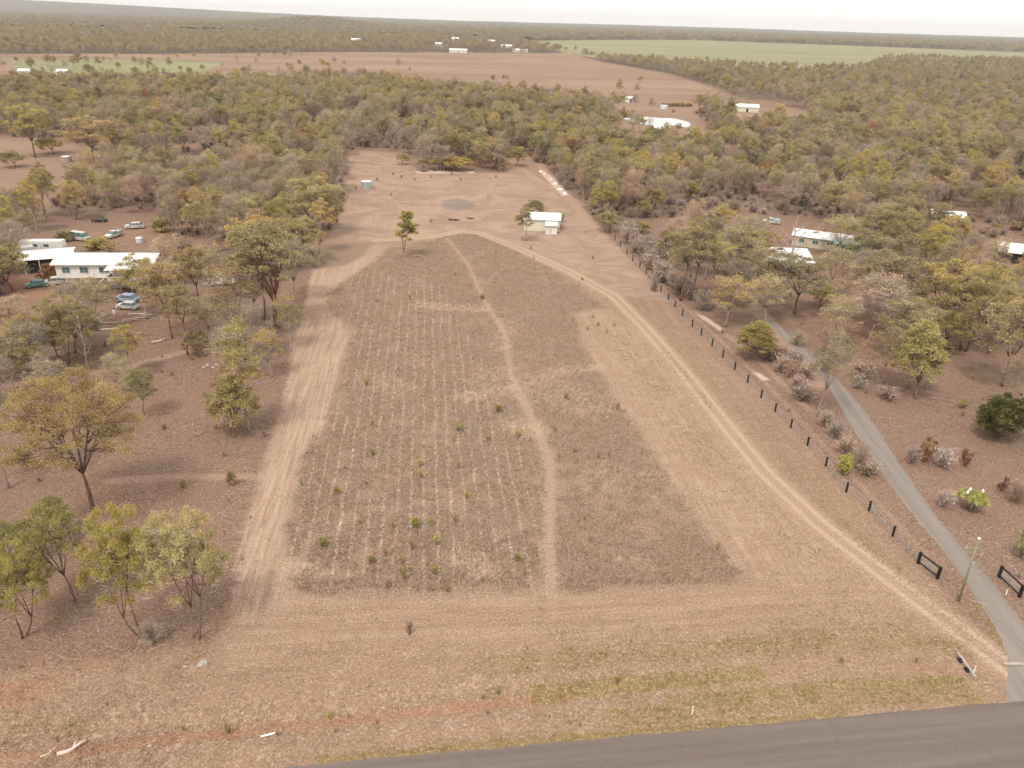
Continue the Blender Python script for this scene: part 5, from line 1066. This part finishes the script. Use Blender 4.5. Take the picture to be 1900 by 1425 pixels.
# far buildings
for a in [('farmhouse', 'white gabled farmhouse in the small clearing beyond the right woodland', 1386, 208, 14, 9, 3, 1.6, R(-10)), ('farm_shed', 'long low white farm shed at the far edge of the brown field', 850, 98, 28, 12, 4, 2, 0.0),
          ('farmhouse', 'small white house at the far left of the brown-field hamlet', 815, 86, 14, 10, 4, 3, .1), ('farmhouse', 'white-roofed house topmost in the hamlet beyond the brown field', 844, 76, 18, 12, 5, 3, 0.0), ('farmhouse', 'pale house right of the topmost hamlet house', 912, 80, 16, 10, 4, 3, .2),
          ('farm_shed', 'cream shed at the right end of the hamlet behind the brown field', 940, 89, 20, 10, 4, 2, 0.0), ('farm_shed', 'row of white hothouses at the right corner of the brown field', 965, 97, 26, 10, 3.5, 2, 0.0), ('farmhouse', 'tiny pale house far off at left in the distant forest', 660, 78, 20, 12, 4, 3, 0.0),
          ('farmhouse', 'pale-roofed house at the left of the green paddock at upper left', 45, 139, 8, 6, 3, 1.5, .3), ('farmhouse', 'low tan-roofed house right of the upper left green paddock house', 115, 140, 9, 6, 3, 1.5, 0.0), ('farm_shed', 'small white shed beside the far clearing hedge', 1170, 190, 7, 5, 2.6, 1, .1)]:
    gable(a[0], a[1], a[2], a[3], a[4], a[5], a[6], a[7], M_ROOF, M_CREAM, a[8], cat='house' if a[0] == 'farmhouse' else 'shed', doors=((0, 1.2, 2.2),))
# the dam
DAM = smooth_line([G(*p) for p in [(1142, 217), (1168, 219), (1190, 216.5), (1225, 219), (1250, 220), (1280, 228), (1276, 236), (1248, 233), (1240, 240), (1215, 239), (1202, 232), (1178, 229), (1165, 223), (1142, 217)]], 6)[:-1]
k = N('dam_water'); k.b.inputs['Base Color'].default_value = (.30, .29, .27, 1); k.b.inputs['Roughness'].default_value = .12; k.b.inputs['Specular IOR Level'].default_value = 1.0; k.b.inputs['Metallic'].default_value = .75; k.b.inputs['Base Color'].default_value = (.62, .61, .58, 1)
k.bump(k.noise(k.coord(), 1.2, 3, .6), .02, .3)
w = MB(); w.add([(a_, b_, .06) for a_, b_ in DAM], [tuple(range(len(DAM)))]); tag(w.obj('water', k.m), kind='structure')
# fence
def fence():
    pts_px = [(1131, 432), (1141, 445), (1151, 457), (1163, 471), (1174, 484), (1187, 496), (1199, 508), (1212, 526), (1226, 541), (1240, 556), (1252, 570), (1266, 586), (1284, 606), (1301, 622), (1321, 642), (1341, 663), (1363, 686), (1387, 710), (1412, 738), (1438, 764), (1467, 794), (1498, 827), (1532, 865), (1570, 913), (1612, 948), (1656, 995)]
    t = thing('boundary_fence', 'wire fence on black posts along the right boundary of the paddock', 'fence', (0, 0, 0)); P_ = [G(*p) for p in pts_px]
    ang = math.atan2(*(P_[-1] - P_[0])[::-1]); me = MB().box((0, 0, .6), (.19, .19, 1.45), bev=.02).mesh('post', M_BLACK)
    for i, p in enumerate(P_): link('post', me, t, (p[0], p[1], 0), ang)
    end = G(1700, 1042); Q = P_ + [end]
    for hh in (.25, .55, .85, 1.15):
        w_ = MB()
        for a_, b_ in zip(Q[:-1], Q[1:]): w_.tube([(a_[0], a_[1], hh), ((a_[0] + b_[0]) / 2, (a_[1] + b_[1]) / 2, hh - .03), (b_[0], b_[1], hh)], [.012] * 3, 4, cap=False)
        w_.obj('wire', M_STEEL, t)
    sp = MB()
    for a_, b_ in zip(Q[:-1], Q[1:]):
        if np.hypot(*a_) > 110: continue
        n_ = 7
        for j in range(1, n_): q = a_ + (b_ - a_) * j / n_; sp.box((q[0], q[1], .6), (.03, .03, 1.1))
    sp.obj('droppers', M_WOOD, t)
fence()
def panel(label, A_, B_):
    a_, b_ = G(*A_), G(*B_); L = float(np.hypot(*(b_ - a_))); ang = math.atan2(b_[1] - a_[1], b_[0] - a_[0]); t = thing('timber_fence_panel', label, 'fence panel', (a_[0], a_[1], 0), ang, 'black timber panels either side of the driveway')
    for q in (0, L): MB().box((q, 0, .72), (.24, .24, 1.5), bev=.02).obj('post', M_BLACK, t)
    MB().box((L / 2, 0, 1.32), (L - .24, .10, .14)).obj('top_rail', M_BLACK, t); MB().box((L / 2, 0, .28), (L - .24, .08, .12)).obj('bottom_rail', M_BLACK, t)
    m_ = MB(); [m_.tube([(.1, 0, h_), (L - .1, 0, h_)], [.008] * 2, 4) for h_ in np.arange(.4, 1.25, .15)]; [m_.tube([(q, 0, .3), (q, 0, 1.3)], [.008] * 2, 4) for q in np.arange(.2, L - .1, .18)]; m_.obj('mesh_infill', M_STEEL, t)
panel('black timber panel with wire mesh left of the driveway, where the fence ends', (1703, 1046), (1739, 1074)); panel('black timber panel with wire mesh right of the driveway near the photo edge', (1853, 1072), (1891, 1108))
# pole
x_, y_ = G(1778, 1116); t = thing('light_pole', 'slim greenish pole with a small white lamp head beside the driveway', 'pole', (x_, y_, 0)); hp = height_to(1778, 1116, 1000)
MB().tube([(0, 0, -.2), (0, 0, hp * .5), (0, 0, hp)], [.115, .095, .075], 10).obj('shaft', M_POLE, t, True); MB().tube([(0, 0, hp), (.0, 0, hp + .12)], [.14, .12], 10).obj('lamp_head', M_PAINTW, t)
MB().box((.14, 0, hp * .62), (.12, .2, .35), bev=.02).obj('bracket', M_STEEL, t)
# marker posts, culvert, kerb
def marker(label, px, py, h=.9, rz=0):
    x_, y_ = G(px, py); t = thing('guide_post', label, 'guide post', (x_, y_, float(relief(np.array(x_), np.array(y_)))), rz, None); MB().box((0, 0, h / 2), (.11, .05, h), bev=.01).obj('post', M_PAINTW, t); MB().box((0, -.03, h * .82), (.07, .015, .1)).obj('reflector', M_RUST, t)
marker('white guide post standing on the verge right of centre', 1284, 1326); marker('leaning white guide post at the culvert end near the driveway', 1805, 1252, 1.0)
marker('short marker post beside the right-hand timber panel', 1866, 1104, .7)
x_, y_ = G(1792, 1236); t = thing('culvert', 'concrete culvert end set in the drain beside the driveway', 'culvert', (x_, y_, 0), math.atan2(*(G(1806, 1252) - G(1780, 1216))[::-1]))
MB().box((0, 0, .05), (3.0, .22, .45), bev=.03).obj('headwall', M_CONC, t)
MB().tube([(-.6, -.35, 0.02), (-.6, -.12, .02)], [.28, .28], 14).obj('pipe', M_DARK, t); MB().tube([(.5, -.35, 0.02), (.5, -.12, .02)], [.28, .28], 14).obj('pipe', M_DARK, t)
x_, y_ = G(1886, 1233); o = MB().box((0, 0, .06), (2.4, .3, .12), bev=.03).obj('concrete_kerb', M_CONC); o.location = (x_, y_, .02); tag(o, 'short pale concrete kerb lying across the driveway edge', 'kerb')
# logs
def log(label, px, py, L, r, rz, m_=M_LOG, group=None, branch=True):
    x_, y_ = G(px, py); b = MB(); z0 = float(relief(np.array(x_), np.array(y_)))
    pts = [(-L / 2 + L * i / 6, math.sin(i * 1.1 + px) * L * .05, r * .8 + .03 * math.cos(i)) for i in range(7)]; b.tube(pts, [r * (1.1 - .08 * i) for i in range(7)], 8)
    if branch: b.tube([pts[3], (pts[3][0] + L * .15, L * .12, r * 1.6), (pts[3][0] + L * .26, L * .2, r * 1.2)], [r * .5, r * .4, r * .15], 6)
    o = b.obj('fallen_log', m_, None, True); o.location = (x_, y_, z0); o.rotation_euler = (0, 0, rz); tag(o, label, 'log', group); return o
gl = 'bleached logs in the left yard'
for a in [('bleached log at the left end of the yard log pile', 182, 600, 3.2, .16, 1.4), ('curved pale log at the front of the yard log pile', 205, 612, 5, .16, .1), ('long pale log across the middle of the yard log pile', 222, 598, 6, .15, .35), ('forked pale log at the right of the yard log pile', 250, 592, 4, .15, .5),
          ('short pale log behind the yard log pile', 262, 584, 4.5, .14, -.05), ('pale log lying back of the yard log pile', 190, 588, 3.5, .14, .9), ('pale log nearest the dirt track in front of the yard log pile', 245, 622, 3.2, .2, .5)]: log(*a, group=gl)
log('white curved log in front of the thick grey-trunked gum', 296, 634, 2.6, .2, .9); log('grey bleached stump log lying on the drain bank at lower left', 134, 1388, 2.0, .17, .75); log('thin pale branch lying left of the grey stump log', 90, 1395, 1.2, .06, .9)
log('dark red-brown log lying in front of the ash patch', 842, 409, 2.8, .22, 0.0, M_STUMP); log('smaller dark log right of the red-brown log', 873, 406, 1.8, .18, -.2, M_STUMP); log('grey log lying by the gravel strip', 1075, 345, 9, .22, -.9, M_WOOD)
log('dark log on the bare ground left of the driveway head', 1552, 585, 1.6, .15, .4, M_STUMP, branch=False)
o = MB().box((0, 0, .05), (1.05, .16, .05), bev=.01).obj('timber_board', M_PAINTW); x_, y_ = G(497, 1363); o.location = (x_, y_, float(relief(np.array(x_), np.array(y_))) + .02); o.rotation_euler = (0, 0, .35); tag(o, 'short white board lying in the red drain', 'board')
def rock(label, px, py, s, m_=M_CONC, group=None):
    x_, y_ = G(px, py); b = MB(); n = 9; lay = 5; r_ = np.random.default_rng(int(px * 7 + py)); vs = []; fs = []
    for j in range(lay):
        for i in range(n): a_ = 6.283 * i / n; q = s * math.cos(j / lay * 1.4) * r_.uniform(.75, 1.15); vs.append((math.cos(a_) * q, math.sin(a_) * q * .7, s * .55 * math.sin(j / lay * 1.5) * r_.uniform(.8, 1.1)))
    for j in range(lay - 1):
        for i in range(n): fs.append((j * n + i, j * n + (i + 1) % n, (j + 1) * n + (i + 1) % n, (j + 1) * n + i))
    fs.append(tuple(range((lay - 1) * n, lay * n))); b.add(vs, fs); o = b.obj('rock', m_); o.location = (x_, y_, float(relief(np.array(x_), np.array(y_))) - .02); o.rotation_euler = (0, 0, px); tag(o, label, 'rock', group)
rock('pale rock slab at the edge of the mown strip in the lower left', 375, 1232, .55); rock('small pale stone left of the pale rock slab', 343, 1237, .2); rock('small pale stone in the red drain left of centre', 277, 1383, .22); rock('little white stone beside the board in the drain', 520, 1352, .15)
gr = 'pale stones along the gravel strip'
for px, py, s in ((1003, 319, .8), (1010, 323, .6), (1022, 333, .7), (1030, 342, 1.0), (1040, 352, 1.1), (1048, 360, .9)): rock('pale stone on the gravel strip beyond the white shed', px, py, s, M_PAINTW, gr)
for px, py, s in ((115, 295, .5), (385, 678, .5), (395, 682, .4), (402, 677, .45), (378, 682, .35)): rock('pale stone in the small heap left of the mown strip' if px > 200 else 'pale stone beside the tank in the upper left clearing', px, py, s, M_CONC, 'stones in the small heap' if px > 200 else None)
# small stray items in the yards
for px, py, l in ((192, 586, 'white drum near the log pile'), (213, 582, 'white drum right of the first drum by the log pile'), (1310, 402, 'leftmost white drum in the right bush'), (1318, 402, 'middle white drum in the right bush'), (1325, 402, 'rightmost white drum in the right bush'), (1826, 455, 'white drum near the roof at the right edge')):
    x_, y_ = G(px, py); t = thing('drum', l, 'drum', (x_, y_, 0)); MB().tube([(0, 0, 0), (0, 0, .3), (0, 0, .32), (0, 0, .6), (0, 0, .62), (0, 0, .92)], [.3, .3, .32, .3, .32, .3], 14).obj('barrel', M_WHITE, t); MB().tube([(0, 0, .92), (0, 0, .95)], [.31, .28], 14).obj('lid', M_DARK, t)

# ---------------------------------------------------------------- air
hz = MB().box((0, 5200, 70), (27000, 17600, 154)).mesh('haze', [])
hm = bpy.data.materials.new('haze_air'); hm.use_nodes = True; hn = hm.node_tree; hn.nodes.remove(hn.nodes['Principled BSDF']); pv = hn.nodes.new('ShaderNodeVolumePrincipled')
pv.inputs['Color'].default_value = (.985, .985, .99, 1); pv.inputs['Density'].default_value = .000068; hn.links.new(pv.outputs[0], hn.nodes['Material Output'].inputs['Volume']); hz.materials.append(hm)
tag(link('haze', hz), 'thin pale haze lying over the far country', 'haze', kind='stuff')
